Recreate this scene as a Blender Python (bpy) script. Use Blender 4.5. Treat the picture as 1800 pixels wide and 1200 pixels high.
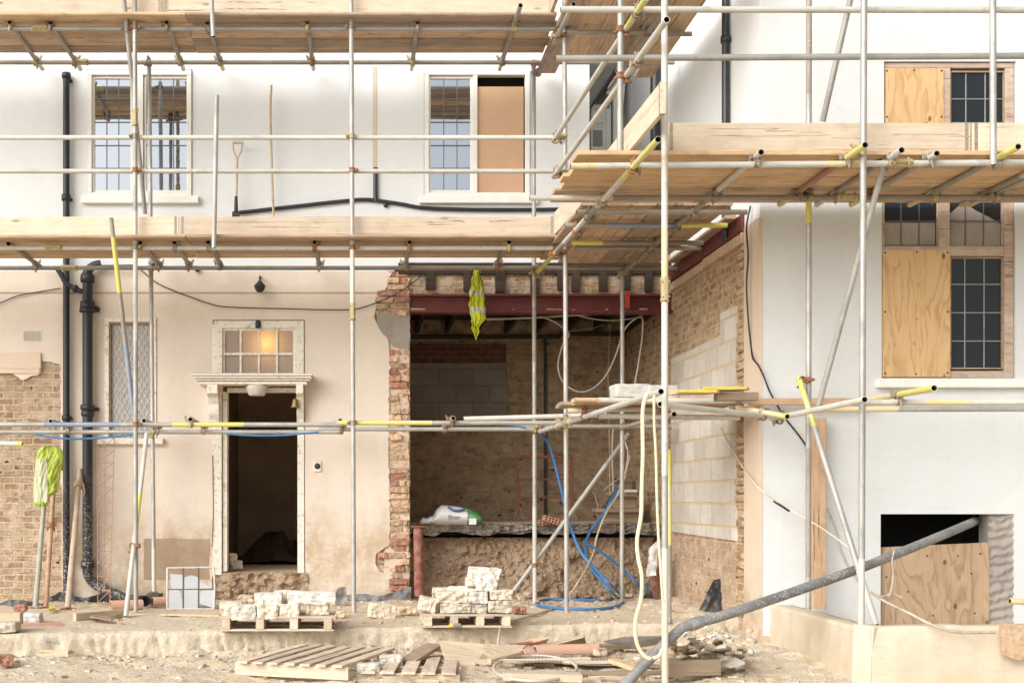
import bpy, bmesh, math, random
from mathutils import Vector, Matrix, noise
from mathutils.geometry import tessellate_polygon
R = random.Random(7)
SC = bpy.context.scene
for o in list(bpy.data.objects): bpy.data.objects.remove(o)
COL = SC.collection
V = Vector
# ---------------------------------------------------------------- camera, sky, sun, exposure
F, CX, CY, EYE = 2300.0, 625.0, 880.0, 1.40
cam = bpy.data.cameras.new('camera'); camo = bpy.data.objects.new('camera', cam); COL.objects.link(camo)
camo.location = (0, 0, EYE); camo.rotation_euler = (math.radians(90), 0, 0)
cam.sensor_width = 36; cam.lens = F / 1800 * 36
cam.shift_x = (900 - CX) / 1800; cam.shift_y = (CY - 600) / 1800
cam.clip_start = .1; cam.clip_end = 600
SC.camera = camo
w = bpy.data.worlds.new('World'); SC.world = w; w.use_nodes = True
wt = w.node_tree; sky = wt.nodes.new('ShaderNodeTexSky'); sky.sky_type = 'NISHITA'; sky.sun_disc = False
SUN_EL, SUN_AZ = math.radians(30), math.radians(226)      # azimuth clockwise from +Y
sky.sun_elevation = SUN_EL; sky.sun_rotation = SUN_AZ; sky.air_density = 1.0; sky.dust_density = 4; sky.ozone_density = 1
hs = wt.nodes.new('ShaderNodeHueSaturation'); hs.inputs['Saturation'].default_value = .30
wt.links.new(sky.outputs[0], hs.inputs['Color']); bg = wt.nodes['Background']
wt.links.new(hs.outputs[0], bg.inputs[0]); bg.inputs[1].default_value = .125
sl = bpy.data.lights.new('sun', 'SUN'); sl.energy = 2.2; sl.angle = math.radians(65); sl.color = (.97, 1, 1)
so = bpy.data.objects.new('sun', sl); COL.objects.link(so); so.location = (5, -10, 15)
sd = V((math.sin(SUN_AZ) * math.cos(SUN_EL), math.cos(SUN_AZ) * math.cos(SUN_EL), math.sin(SUN_EL)))
so.rotation_euler = sd.to_track_quat('Z', 'Y').to_euler()
vs = SC.view_settings; vs.view_transform = 'Standard'; vs.look = 'None'; vs.gamma = 1; vs.exposure = 0.40
# ---------------------------------------------------------------- helpers
SFAC, SMF, SMI, SWF, SWI, SWW, SB = 153.0, 171.0, 157.0, 230.0, 206.0, 196.0, 131.0
YF = F / SFAC; YW = F / SWW; XW = 3.63; YB = F / SB
def P(px, py, s): return V(((px - CX) / s, F / s, EYE + (CY - py) / s))
def PT(px, py, z=.25):                      # a point on the terrace (or at height z) seen at px, py
    return P(px, py, (CY - py) / (z - EYE))
def PL(px, py, z=.03): return PT(px, py, z)
class MB:
    def __init__(s): s.v = []; s.f = []; s.m = []; s.sm = []
    def add(s, vs, fs, m=0, smooth=False):
        b = len(s.v); s.v += [V(v) for v in vs]
        for f in fs: s.f.append([b + i for i in f]); s.m.append(m); s.sm.append(smooth)
    def box(s, lo, hi, m=0, bev=0, M=None):
        lo = V(lo); hi = V(hi)
        for i in range(3):
            if lo[i] > hi[i]: lo[i], hi[i] = hi[i], lo[i]
        if bev <= 0:
            vs = [V((x, y, z)) for x in (lo.x, hi.x) for y in (lo.y, hi.y) for z in (lo.z, hi.z)]
            fs = [(0, 1, 3, 2), (4, 6, 7, 5), (0, 4, 5, 1), (2, 3, 7, 6), (0, 2, 6, 4), (1, 5, 7, 3)]
        else:
            bm = bmesh.new(); bmesh.ops.create_cube(bm, size=1)
            c = (lo + hi) / 2; d = hi - lo
            for v in bm.verts: v.co = V((v.co.x * d.x, v.co.y * d.y, v.co.z * d.z)) + c
            bmesh.ops.bevel(bm, geom=bm.edges[:], offset=min(bev, min(d) * .45), segments=1, affect='EDGES')
            bm.verts.index_update(); vs = [v.co.copy() for v in bm.verts]
            fs = [[v.index for v in f.verts] for f in bm.faces]; bm.free()
        if M: vs = [M @ v for v in vs]
        s.add(vs, fs, m)
    def pb(s, x0, x1, y0, y1, ya, yb, sc=SFAC, m=0, bev=0):       # box from a pixel rectangle at scale sc, between two depths
        s.box(((x0 - CX) / sc, ya, EYE + (CY - y1) / sc), ((x1 - CX) / sc, yb, EYE + (CY - y0) / sc), m, bev)
    def tube(s, p0, p1, r, r1=None, n=14, hollow=True, bands=None, m=0, min_=None):
        p0 = V(p0); p1 = V(p1); r1 = r if r1 is None else r1
        d = (p1 - p0); L = d.length; d.normalize()
        u = d.orthogonal().normalized(); w = d.cross(u)
        ts = [0.0, 1.0]
        for b in bands or []: ts += [b[0], b[1]]
        ts = sorted(set(min(1, max(0, t)) for t in ts))
        def ring(t, rr): return [p0 + d * (L * t) + (u * math.cos(2 * math.pi * k / n) + w * math.sin(2 * math.pi * k / n)) * rr for k in range(n)]
        for a, b in zip(ts, ts[1:]):
            mm = m
            for bb in bands or []:
                if bb[0] - 1e-6 <= (a + b) / 2 <= bb[1]: mm = bb[2]
            s.add(ring(a, r + (r1 - r) * a) + ring(b, r + (r1 - r) * b), [(k, (k + 1) % n, n + (k + 1) % n, n + k) for k in range(n)], mm, True)
        dk = m if min_ is None else min_
        for t, sg in ((0, 1), (1, -1)):
            rr = r if t == 0 else r1
            if hollow:
                dp = min(.12, L * .3) / L * sg
                s.add(ring(t, rr) + ring(t, rr * .82), [(k, n + k, n + (k + 1) % n, (k + 1) % n) for k in range(n)], m)
                s.add(ring(t, rr * .82) + ring(t + dp, rr * .82), [(k, n + k, n + (k + 1) % n, (k + 1) % n) for k in range(n)], dk, True)
                s.add(ring(t + dp, rr * .82), [tuple(range(n))], dk)
            else: s.add(ring(t, rr), [tuple(range(n))], m)
    def path(s, pts, r, n=8, res=6, m=0, flat=None, closed=False):
        pts = [V(p) for p in pts]; q = []
        N = len(pts)
        for i in range(N - 1):
            a, b, c, d = pts[max(0, i - 1)], pts[i], pts[i + 1], pts[min(N - 1, i + 2)]
            for k in range(res):
                t = k / res
                q.append(.5 * ((2 * b) + (c - a) * t + (2 * a - 5 * b + 4 * c - d) * t * t + (3 * b - a - 3 * c + d) * t ** 3))
        q.append(pts[-1]); rings = []; u = None
        for i, p in enumerate(q):
            d = (q[min(i + 1, len(q) - 1)] - q[max(i - 1, 0)]).normalized()
            if u is None: u = d.orthogonal().normalized()
            u = (u - d * u.dot(d)).normalized(); w = d.cross(u)
            if flat:
                ww = V(flat).normalized(); ww = (ww - d * ww.dot(d)).normalized(); uu = d.cross(ww)
                rings.append([p + ww * math.cos(2 * math.pi * k / n) * r[0] + uu * math.sin(2 * math.pi * k / n) * r[1] for k in range(n)])
            else: rings.append([p + (u * math.cos(2 * math.pi * k / n) + w * math.sin(2 * math.pi * k / n)) * r for k in range(n)])
        vs = [v for rg in rings for v in rg]
        fs = [(i * n + k, i * n + (k + 1) % n, (i + 1) * n + (k + 1) % n, (i + 1) * n + k) for i in range(len(q) - 1) for k in range(n)]
        s.add(vs, fs, m, True)
        s.add(rings[0], [tuple(range(n))], m); s.add(rings[-1], [tuple(range(n))], m)
    def lathe(s, prof, c, axis=(0, 0, 1), n=20, m=0):            # prof: (radius, height)
        c = V(c); d = V(axis).normalized(); u = d.orthogonal().normalized(); w = d.cross(u)
        vs = [c + d * h + (u * math.cos(2 * math.pi * k / n) + w * math.sin(2 * math.pi * k / n)) * r for r, h in prof for k in range(n)]
        fs = [(i * n + k, i * n + (k + 1) % n, (i + 1) * n + (k + 1) % n, (i + 1) * n + k) for i in range(len(prof) - 1) for k in range(n)]
        s.add(vs, fs, m, True)
    def plate(s, loops, fn, t, m=0):        # loops: 2D outlines (outer, holes); fn(a, b, depth) -> point; t thickness
        allp = [p for l in loops for p in l]
        tr = tessellate_polygon([[V((p[0], p[1], 0)) for p in l] for l in loops])
        n = len(allp)
        s.add([fn(a, b, 0) for a, b in allp] + [fn(a, b, t) for a, b in allp], [tuple(x) for x in tr] + [tuple(n + i for i in reversed(x)) for x in tr], m)
        b = 0
        for l in loops:
            k = len(l); s.add([fn(x, y, 0) for x, y in l] + [fn(x, y, t) for x, y in l], [(i, (i + 1) % k, k + (i + 1) % k, k + i) for i in range(k)], m)
    def build(s, name, mats, parent=None, M=None):
        me = bpy.data.meshes.new(name)
        if M is None:
            if parent is not None: M = PM[parent.name]
            else:
                lo = V([min(v[i] for v in s.v) for i in range(3)]); hi = V([max(v[i] for v in s.v) for i in range(3)])
                M = Matrix.Translation(((lo.x + hi.x) / 2, (lo.y + hi.y) / 2, lo.z))
        Mi = M.inverted()
        me.from_pydata([Mi @ v for v in s.v], [], s.f)
        for mt in (mats if isinstance(mats, (list, tuple)) else [mats]): me.materials.append(mt)
        me.polygons.foreach_set('material_index', s.m); me.polygons.foreach_set('use_smooth', s.sm)
        bm = bmesh.new(); bm.from_mesh(me); bmesh.ops.recalc_face_normals(bm, faces=bm.faces[:]); bm.to_mesh(me); bm.free()
        me.update()
        o = bpy.data.objects.new(name, me); COL.objects.link(o); put(o, M, parent); return o
PM = {}
def put(o, M, parent=None):
    PM[o.name] = M.copy()
    if parent is not None: o.parent = parent; o.matrix_local = PM[parent.name].inverted() @ M
    else: o.matrix_world = M
def tag(o, label=None, cat=None, group=None, kind=None):
    if label: o['label'] = label
    if cat: o['category'] = cat
    if group: o['group'] = group
    if kind: o['kind'] = kind
    return o
def thing(name, loc, label, cat, group=None, rotz=0):
    o = bpy.data.objects.new(name, None); o.empty_display_size = .1; COL.objects.link(o)
    put(o, Matrix.Translation(V(loc)) @ Matrix.Rotation(rotz, 4, 'Z')); return tag(o, label, cat, group)
def frame(p, x, up=(0, 0, 1)):
    x = V(x).normalized(); up = V(up)
    if abs(x.dot(up.normalized())) > .999: up = V((0, 1, 0))
    y = up.cross(x).normalized(); z = x.cross(y)
    M = Matrix((x, y, z)).transposed().to_4x4(); M.translation = V(p); return M
def nz(p, sc=1.0, o=3): return noise.fractal(V(p) * sc, 1.0, 2.0, o)
# ---------------------------------------------------------------- materials
class NT:
    def __init__(s, name, rough=.8, metal=0.0, spec=None):
        s.mat = bpy.data.materials.new(name); s.mat.use_nodes = True; s.t = s.mat.node_tree
        s.b = s.t.nodes['Principled BSDF']; s.b.inputs['Roughness'].default_value = rough; s.b.inputs['Metallic'].default_value = metal
        if spec is not None: s.b.inputs['Specular IOR Level'].default_value = spec
    def n(s, ty, **k):
        x = s.t.nodes.new('ShaderNode' + ty)
        for a, b in k.items(): setattr(x, a, b)
        return x
    def set(s, sock, v):
        if isinstance(v, bpy.types.NodeSocket): s.t.links.new(v, sock)
        elif isinstance(v, (tuple, list)) and len(v) == 3 and sock.type == 'RGBA': sock.default_value = (*v, 1)
        else: sock.default_value = v
    def coord(s, mode='obj', sc=(1, 1, 1), rnd=False, warp=0, wsc=3):
        c = s.n('TexCoord').outputs['Object']
        if mode != 'obj':
            sp = s.n('SeparateXYZ'); s.set(sp.inputs[0], c); cb = s.n('CombineXYZ')
            o = {'xz': (0, 2, 1), 'yz': (1, 2, 0), 'xy': (0, 1, 2)}[mode]
            for i in range(3): s.set(cb.inputs[i], sp.outputs[o[i]])
            c = cb.outputs[0]
        if rnd:
            oi = s.n('ObjectInfo'); m = s.n('VectorMath', operation='ADD'); mm = s.n('VectorMath', operation='SCALE')
            cb = s.n('CombineXYZ'); [s.set(cb.inputs[i], oi.outputs['Random']) for i in range(3)]
            s.set(mm.inputs[0], cb.outputs[0]); mm.inputs['Scale'].default_value = 37
            s.set(m.inputs[0], c); s.set(m.inputs[1], mm.outputs[0]); c = m.outputs[0]
        if warp:
            nn = s.n('TexNoise'); s.set(nn.inputs['Vector'], c); nn.inputs['Scale'].default_value = wsc; nn.inputs['Detail'].default_value = 3
            a = s.n('VectorMath', operation='SUBTRACT'); s.set(a.inputs[0], nn.outputs['Color']); a.inputs[1].default_value = (.5, .5, .5)
            b = s.n('VectorMath', operation='SCALE'); s.set(b.inputs[0], a.outputs[0]); b.inputs['Scale'].default_value = warp
            d = s.n('VectorMath', operation='ADD'); s.set(d.inputs[0], c); s.set(d.inputs[1], b.outputs[0]); c = d.outputs[0]
        if sc != (1, 1, 1):
            m = s.n('VectorMath', operation='MULTIPLY'); s.set(m.inputs[0], c); m.inputs[1].default_value = sc; c = m.outputs[0]
        return c
    def noise(s, v, scale=5, det=5, rough=.6, dist=0):
        x = s.n('TexNoise'); s.set(x.inputs['Vector'], v); x.inputs['Scale'].default_value = scale; x.inputs['Detail'].default_value = det
        x.inputs['Roughness'].default_value = rough; x.inputs['Distortion'].default_value = dist; return x.outputs['Fac']
    def vor(s, v, scale=5, feat='F1', out='Distance'):
        x = s.n('TexVoronoi', feature=feat); s.set(x.inputs['Vector'], v); x.inputs['Scale'].default_value = scale; return x.outputs[out]
    def ramp(s, f, *st):
        x = s.n('ValToRGB'); s.set(x.inputs[0], f); e = x.color_ramp.elements
        while len(e) < len(st): e.new(.5)
        for i, (p, c) in enumerate(st):
            e[i].position = p; e[i].color = (c, c, c, 1) if isinstance(c, (int, float)) else (*c, 1)
        return x.outputs[0]
    def mix(s, f, a, b, mode='MIX'):
        x = s.n('Mix', data_type='RGBA', blend_type=mode); s.set(x.inputs[0], f); s.set(x.inputs[6], a); s.set(x.inputs[7], b); return x.outputs[2]
    def math(s, op, a, b=0.0):
        x = s.n('Math', operation=op); s.set(x.inputs[0], a); s.set(x.inputs[1], b); return x.outputs[0]
    def val(s, c, amt=.15):          # per-object brightness
        oi = s.n('ObjectInfo'); f = s.math('ADD', s.math('MULTIPLY', oi.outputs['Random'], 2 * amt), 1 - amt)
        x = s.n('VectorMath', operation='SCALE'); s.set(x.inputs[0], c); s.set(x.inputs['Scale'], f); return x.outputs[0]
    def bump(s, h, st=.5, d=.01):
        x = s.n('Bump'); x.inputs['Strength'].default_value = st; x.inputs['Distance'].default_value = abs(d); x.invert = d < 0; s.set(x.inputs['Height'], h)
        if s.b.inputs['Normal'].is_linked: s.set(x.inputs['Normal'], s.b.inputs['Normal'].links[0].from_socket)
        s.set(s.b.inputs['Normal'], x.outputs[0])
    def col(s, c): s.set(s.b.inputs['Base Color'], c); return s
def plaster(name, c, dirt, amt=.5, crack=False, low=None):
    k = NT(name, .9, spec=.2); v = k.coord()
    a = k.noise(v, 1.1, 6, .65); b = k.noise(v, 7, 5, .7); c1 = k.mix(k.ramp(a, (.35, 0.0), (.75, amt)), c, dirt)
    c1 = k.mix(k.ramp(b, (.5, 0.0), (.85, amt * .6)), c1, dirt)
    st = k.noise(k.coord(sc=(5, 5, .35)), 1.6, 5, .6); c1 = k.mix(k.ramp(st, (.52, 0.0), (.8, amt * .55)), c1, dirt)
    if low:       # mud thrown up the foot of the wall, with its own shape
        sp = k.n('SeparateXYZ'); k.set(sp.inputs[0], v); h = k.math('SUBTRACT', k.math('ADD', low[0], k.math('MULTIPLY', k.noise(v, 1.7, 7, .7), low[1])), sp.outputs[2])
        c1 = k.mix(k.math('MULTIPLY', k.ramp(h, (.0, 0.0), (.5, 1.0)), k.ramp(k.noise(v, 4, 8, .75), (.36, 0.0), (.56, .95))), c1, low[2])
    pv = k.vor(k.coord(sc=(1, 1, 1.6), warp=.35, wsc=1.5), .8, out='Color'); sp_ = k.n('SeparateXYZ'); k.set(sp_.inputs[0], pv); c1 = k.mix(k.ramp(sp_.outputs[0], (.55, 0.0), (.62, .22)), c1, tuple(x * .9 for x in c))
    tw = k.noise(k.coord(sc=(1, 1, 3.5), warp=.3, wsc=1.2), 6, 4, .7, 1.2); c1 = k.mix(k.ramp(tw, (.50, 0.0), (.72, .30)), c1, dirt); k.bump(tw, .25, .008)
    sp2 = k.ramp(k.noise(v, 60, 2, .5), (.68, 0.0), (.76, .5)); c1 = k.mix(k.math('MULTIPLY', sp2, amt), c1, (.25, .19, .14))
    k.col(c1); k.bump(b, .25, .012); k.bump(k.noise(v, 45, 4, .6), .3, .004); k.bump(k.noise(v, 2.2, 3), .35, .03); return k.mat
def brick(name, mode, c1, c2, mort, bw=.225, rh=.075, ms=.01, warp=.016, dirt=(.30, .22, .14), damt=.6, bs=1.0, smear=None, smearamt=.5, worn=True):
    k = NT(name, .92, spec=.15); v = k.coord(mode, warp=warp, wsc=7)
    x = k.n('TexBrick'); k.set(x.inputs['Vector'], v); x.inputs['Scale'].default_value = 1; x.inputs['Brick Width'].default_value = bw
    x.inputs['Row Height'].default_value = rh; x.inputs['Mortar Size'].default_value = ms; x.inputs['Mortar Smooth'].default_value = .35
    x.inputs['Bias'].default_value = 0; k.set(x.inputs['Color1'], c1); k.set(x.inputs['Color2'], c2); k.set(x.inputs['Mortar'], mort)
    vv = k.coord(mode); n1 = k.noise(vv, 3, 6, .7); n2 = k.noise(vv, 28, 5, .7); c = x.outputs['Color']
    c = k.mix(k.ramp(n2, (.45, 0.0), (.8, .35)), c, dirt); c = k.mix(k.ramp(n1, (.42, 0.0), (.7, damt)), c, dirt)
    if smear: c = k.mix(k.ramp(k.noise(k.coord(mode, (1, 1, 1)), 4.5, 8, .75), (.5, 0.0), (.62, smearamt)), c, smear)
    if worn: c = k.mix(k.ramp(k.noise(k.coord(mode, (1, 1.1, 1), warp=.06, wsc=9), 6.5, 8, .68), (.50, 0.0), (.58, .8)), c, (mort[0] * 1.04, mort[1] * 1.0, mort[2] * .98)); c = k.mix(k.ramp(k.noise(k.coord(mode, (1, 1.6, 1)), 5, 7, .7), (.57, 0.0), (.66, .7)), c, (dirt[0] * .6, dirt[1] * .55, dirt[2] * .5))
    hole = k.ramp(k.vor(k.coord(mode, (1, 1.5, 1), warp=.06, wsc=14), 6.5), (.09, 1.0), (.17, 0.0)); hole = k.math('MULTIPLY', hole, k.ramp(k.noise(vv, 3, 3), (.50, 0.0), (.58, 1.0))) if worn else 0.0
    c = k.mix(hole, c, (.05, .035, .025)); k.col(c)
    k.bump(x.outputs['Fac'], min(1, bs * .9), -.02); k.bump(n2, .6 * bs, .018); k.bump(k.noise(k.coord(mode, (1, 1.1, 1), warp=.06, wsc=9), 6.5, 8, .68), .9 * bs, .035); k.bump(n1, .5 * bs, .04); worn and k.bump(hole, bs, -.03); return k.mat
def wood(name, c, dk, grain=1.0, kn=.75, rnd=True, va=.16, rough=.8, dirt=(.16, .115, .075), damt=.35):
    k = NT(name, rough, spec=.2); v = k.coord(sc=(1.1, 15, 15), rnd=rnd, warp=.03, wsc=2.2)
    g = k.noise(v, 1.6, 5, .65, .6); f = k.noise(k.coord(sc=(3, 110, 110), rnd=rnd), 1, 3, .6)
    cc = k.mix(k.ramp(g, (.3, 0.0), (.72, grain)), c, dk); cc = k.mix(k.ramp(f, (.42, 0.0), (.72, .55)), cc, dk)
    kv = k.vor(k.coord(sc=(2.0, 6.5, 6.5), rnd=rnd, warp=.02, wsc=8), 1); cc = k.mix(k.ramp(kv, (.05, kn), (.13, 0.0)), cc, (dk[0] * .38, dk[1] * .32, dk[2] * .28))
    cc = k.mix(k.ramp(k.noise(k.coord(rnd=rnd), 3.5, 6, .7), (.48, 0.0), (.75, damt)), cc, dirt)
    cr = k.ramp(k.noise(k.coord(sc=(.35, 26, 26), rnd=rnd, warp=.02, wsc=3), 1.3, 2, .4, .3), (.640, 0.0), (.652, .85), (.664, .85), (.68, 0.0)); cc = k.mix(cr, cc, (dk[0] * .3, dk[1] * .26, dk[2] * .24))
    gm = k.ramp(k.noise(k.coord(sc=(1, 2.5, 2.5), rnd=rnd), 5, 7, .72), (.52, 0.0), (.66, damt * 1.2)); cc = k.mix(gm, cc, (dirt[0] * .5 + .16, dirt[1] * .5 + .15, dirt[2] * .5 + .14))
    if va: cc = k.val(cc, va)
    k.col(cc); k.bump(g, .25, .004); k.bump(f, .4, .0025); return k.mat
def ply(name, c, dk, rough=.7, axis=(5, 5, .9)):
    k = NT(name, rough, spec=.25); v = k.coord(sc=axis, warp=.10, wsc=2.5)
    g = k.noise(v, .9, 3, .5, 1.2); wv = k.math('FRACT', k.math('MULTIPLY', g, 7)); line = k.ramp(wv, (0.0, 0.0), (.45, .15), (.80, .9), (.93, 0.0))
    cc = k.mix(line, c, dk); cc = k.mix(k.ramp(k.noise(k.coord(sc=(60, 60, 1.5)), 1, 3), (.4, 0.0), (.8, .3)), cc, dk)
    kv = k.vor(k.coord(sc=(7, 7, 4.4), warp=.02, wsc=6), 1); cc = k.mix(k.ramp(kv, (.07, .9), (.15, 0.0)), cc, (dk[0] * .3, dk[1] * .25, dk[2] * .2))
    cc = k.mix(k.ramp(k.noise(k.coord(), 3, 5, .6), (.5, 0.0), (.8, .35)), cc, dk); k.col(cc); k.bump(line, .1, .002); return k.mat
def plain(name, c, c2=None, rough=.6, metal=0, sc=12, b=.2, bd=.003, spec=None, lo=.4, hi=.7, rnd=True, va=0, det=5):
    k = NT(name, rough, metal, spec); c2 = c2 or tuple(x * .75 for x in c); v = k.coord(rnd=rnd); n1 = k.noise(v, sc, det, .65)
    cc = k.mix(k.ramp(n1, (lo, 0.0), (hi, 1.0)), c, c2)
    if va: cc = k.val(cc, va)
    k.col(cc)
    if b: k.bump(n1, b, bd)
    return k.mat
def tubemat(name, c, c2, sp, spamt=.6, metal=.35, rough=.5, splash=(.62, .60, .54)):
    k = NT(name, rough, metal); n1 = k.noise(k.coord(sc=(1, 3, 3), rnd=True), 3.5, 6, .7); n2 = k.noise(k.coord(rnd=True), 40, 3, .6)
    cc = k.mix(k.ramp(n1, (.35, 0.0), (.68, 1.0)), c, c2); cc = k.mix(k.ramp(k.noise(k.coord(rnd=True), 9, 6, .75), (.56, 0.0), (.66, spamt)), cc, sp)
    cc = k.mix(k.ramp(n2, (.66, 0.0), (.7, .8)), cc, splash); k.col(k.val(cc, .1))
    k.set(k.b.inputs['Roughness'], k.ramp(n1, (.3, rough - .12), (.7, rough + .2))); k.bump(n2, .15, .0015); return k.mat
m = {}
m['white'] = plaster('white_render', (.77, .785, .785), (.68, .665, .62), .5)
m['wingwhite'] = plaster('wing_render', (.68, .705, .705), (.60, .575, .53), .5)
m['cream'] = plaster('cream_render', (.74, .645, .55), (.62, .525, .425), .6, low=(.35, 1.6, (.50, .375, .25)))
m['beige'] = plaster('beige_render', (.70, .57, .445), (.58, .45, .33), .6, low=(.2, .8, (.40, .30, .21)))
m['patch'] = plaster('mortar_patch', (.50, .39, .28), (.34, .25, .17), 1.0, low=(.6, .8, (.34, .24, .16)))
m['cement'] = plaster('grey_cement', (.40, .36, .32), (.26, .23, .2), .9)
OCH, OC2, MOR = (.52, .37, .23), (.29, .165, .10), (.56, .46, .34)
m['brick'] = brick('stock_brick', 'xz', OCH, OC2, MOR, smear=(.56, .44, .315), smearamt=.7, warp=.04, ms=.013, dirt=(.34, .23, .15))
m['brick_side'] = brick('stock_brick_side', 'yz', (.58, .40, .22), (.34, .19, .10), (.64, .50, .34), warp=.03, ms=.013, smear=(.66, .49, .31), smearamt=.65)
m['brick_in'] = brick('inside_and_shaded_brick', 'xz', (.46, .32, .19), (.30, .20, .125), (.44, .34, .23), smear=(.50, .39, .27), smearamt=.8, dirt=(.18, .125, .085), warp=.026)
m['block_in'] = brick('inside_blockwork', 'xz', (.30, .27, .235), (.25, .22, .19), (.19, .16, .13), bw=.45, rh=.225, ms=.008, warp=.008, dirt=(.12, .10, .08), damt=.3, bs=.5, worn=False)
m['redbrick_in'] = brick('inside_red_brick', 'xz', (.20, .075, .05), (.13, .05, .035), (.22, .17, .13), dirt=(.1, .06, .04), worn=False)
m['block'] = brick('grey_blockwork', 'yz', (.74, .70, .63), (.58, .53, .46), (.66, .51, .33), bw=.45, rh=.225, ms=.014, warp=.012, dirt=(.47, .38, .28), damt=.4, bs=.6, worn=False)
m['brick_low'] = brick('rendered_over_brick', 'yz', (.52, .36, .24), (.44, .28, .19), (.60, .48, .34), warp=.03, smear=(.64, .51, .37), smearamt=1.0, dirt=(.46, .30, .21))
m['bricklump'] = plain('broken_brick', (.60, .44, .29), (.46, .28, .17), .95, sc=30, b=1.0, bd=.014, va=.3, det=9)
m['redlump'] = plain('red_brick', (.47, .25, .17), (.36, .15, .10), .95, sc=30, b=1.0, bd=.014, va=.3, det=9)
def dirtmat(name, a, b, c, wh, bs=1.0):
    k = NT(name, .97, spec=.1); v = k.coord(); n1 = k.noise(v, 1.3, 8, .7); n2 = k.noise(v, 14, 8, .75); n3 = k.noise(v, 60, 4, .7)
    cc = k.mix(k.ramp(n1, (.35, 0.0), (.65, 1.0)), a, b); cc = k.mix(k.ramp(n2, (.42, 0.0), (.7, .8)), cc, c)
    vr = k.vor(k.coord(warp=.03, wsc=15), 34, out='Color'); sp = k.n('SeparateXYZ'); k.set(sp.inputs[0], vr)
    cc = k.mix(k.math('MULTIPLY', k.ramp(sp.outputs[0], (.80, 0.0), (.86, .8)), k.ramp(n2, (.45, 0.0), (.55, 1.0))), cc, wh); k.col(cc)
    k.bump(n2, .8 * bs, .05); k.bump(n3, .7 * bs, .012); k.bump(k.vor(k.coord(warp=.03, wsc=15), 34), .5 * bs, .015); return k.mat
m['dirt'] = dirtmat('sandy_ground', (.76, .665, .53), (.70, .56, .385), (.58, .44, .29), (.78, .73, .64), .8)
m['terr'] = dirtmat('dusty_terrace', (.68, .575, .44), (.60, .48, .345), (.50, .38, .255), (.72, .66, .57), .5)
m['edge'] = dirtmat('terrace_edge', (.68, .59, .46), (.60, .505, .375), (.50, .405, .285), (.72, .64, .52), .5)
m['soil'] = dirtmat('clay_soil', (.50, .365, .25), (.39, .275, .18), (.28, .19, .12), (.55, .44, .33), 1.0)
m['plinth'] = plaster('plinth_concrete', (.66, .58, .455), (.50, .40, .28), 1.0, low=(.0, .7, (.56, .43, .27)))
m['slab'] = dirtmat('broken_slab', (.42, .36, .30), (.26, .225, .19), (.16, .135, .11), (.5, .45, .38), 1.1)
m['board'] = wood('scaffold_board', (.64, .48, .34), (.40, .27, .175), va=.2)
m['board2'] = wood('grey_scaffold_board', (.52, .40, .295), (.35, .255, .18), va=.15)
m['board3'] = wood('golden_scaffold_board', (.70, .52, .34), (.50, .34, .20), va=.12)
m['boardtop'] = wood('toe_board', (.70, .585, .45), (.58, .46, .34), damt=.2)
m['boardw'] = wood('pale_toe_board', (.72, .64, .51), (.62, .49, .34), damt=.15)
m['oran'] = wood('orange_board', (.68, .475, .29), (.56, .365, .20))
m['pale'] = wood('pale_timber', (.70, .575, .42), (.56, .42, .28), damt=.4, dirt=(.46, .36, .24))
m['palletw'] = wood('pallet_timber', (.74, .62, .48), (.58, .45, .33), kn=.4, damt=.3)
m['oldw'] = wood('weathered_timber', (.40, .30, .21), (.27, .195, .13))
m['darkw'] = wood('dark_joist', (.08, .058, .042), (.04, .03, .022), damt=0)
m['winw'] = wood('stripped_window_frame', (.54, .42, .32), (.40, .28, .20), damt=.6, dirt=(.70, .65, .59), va=.05)
m['ply'] = ply('plywood', (.66, .45, .24), (.50, .30, .135), axis=(5.5, 5.5, .7))
m['plyo'] = ply('weathered_plywood', (.50, .36, .23), (.32, .21, .13))
m['mdf'] = plain('hardboard', (.60, .385, .24), (.53, .325, .19), .75, sc=2.5, b=.05, det=9, lo=.3, hi=.8)
m['wpaint'] = plain('white_paint', (.84, .82, .77), (.76, .73, .66), .55, sc=6, b=.2, rnd=False)
m['opaint'] = plain('flaking_cream_paint', (.76, .70, .60), (.50, .42, .31), .7, sc=20, b=.5, bd=.004, lo=.52, hi=.66, rnd=False, det=9)
m['lead'] = plain('lead_came', (.17, .16, .17), None, .5, .5)
m['leadg'] = plain('grey_came', (.30, .31, .29), None, .6)
m['leadw'] = plain('pale_came', (.66, .62, .56), None, .6)
TS = (.56, .54, .49)
m['tube'] = tubemat('galvanised_tube', (.48, .46, .42), (.32, .31, .29), (.33, .28, .22), .6)
m['tubew'] = tubemat('limewashed_tube', (.62, .60, .54), (.50, .475, .41), (.38, .33, .27), .6, metal=.1, rough=.6)
m['tubed'] = tubemat('dull_or_shaded_tube', (.36, .325, .28), (.27, .235, .195), (.32, .28, .22), .5, metal=.2, rough=.65)  # dull steel, also stands in for shade on a galvanised tube
def yellowtube(name, c, base, lo, hi):
    k = NT(name, .55, .1); n1 = k.noise(k.coord(sc=(.5, 5, 5), rnd=True), 3.2, 6, .7); n2 = k.noise(k.coord(rnd=True), 45, 4, .7)
    cc = k.mix(k.ramp(n1, (lo, 1.0), (hi, 0.0)), base, c); cc = k.mix(k.ramp(n2, (.56, 0.0), (.66, .7)), cc, (.5, .45, .36)); k.col(k.val(cc, .06)); k.bump(n2, .2, .002); return k.mat
m['tubep'] = yellowtube('pale_yellowed_tube', (.70, .64, .24), (.66, .63, .54), .40, .56)
m['tubey'] = yellowtube('yellow_painted_tube', (.66, .60, .14), (.60, .57, .46), .52, .66)
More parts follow.
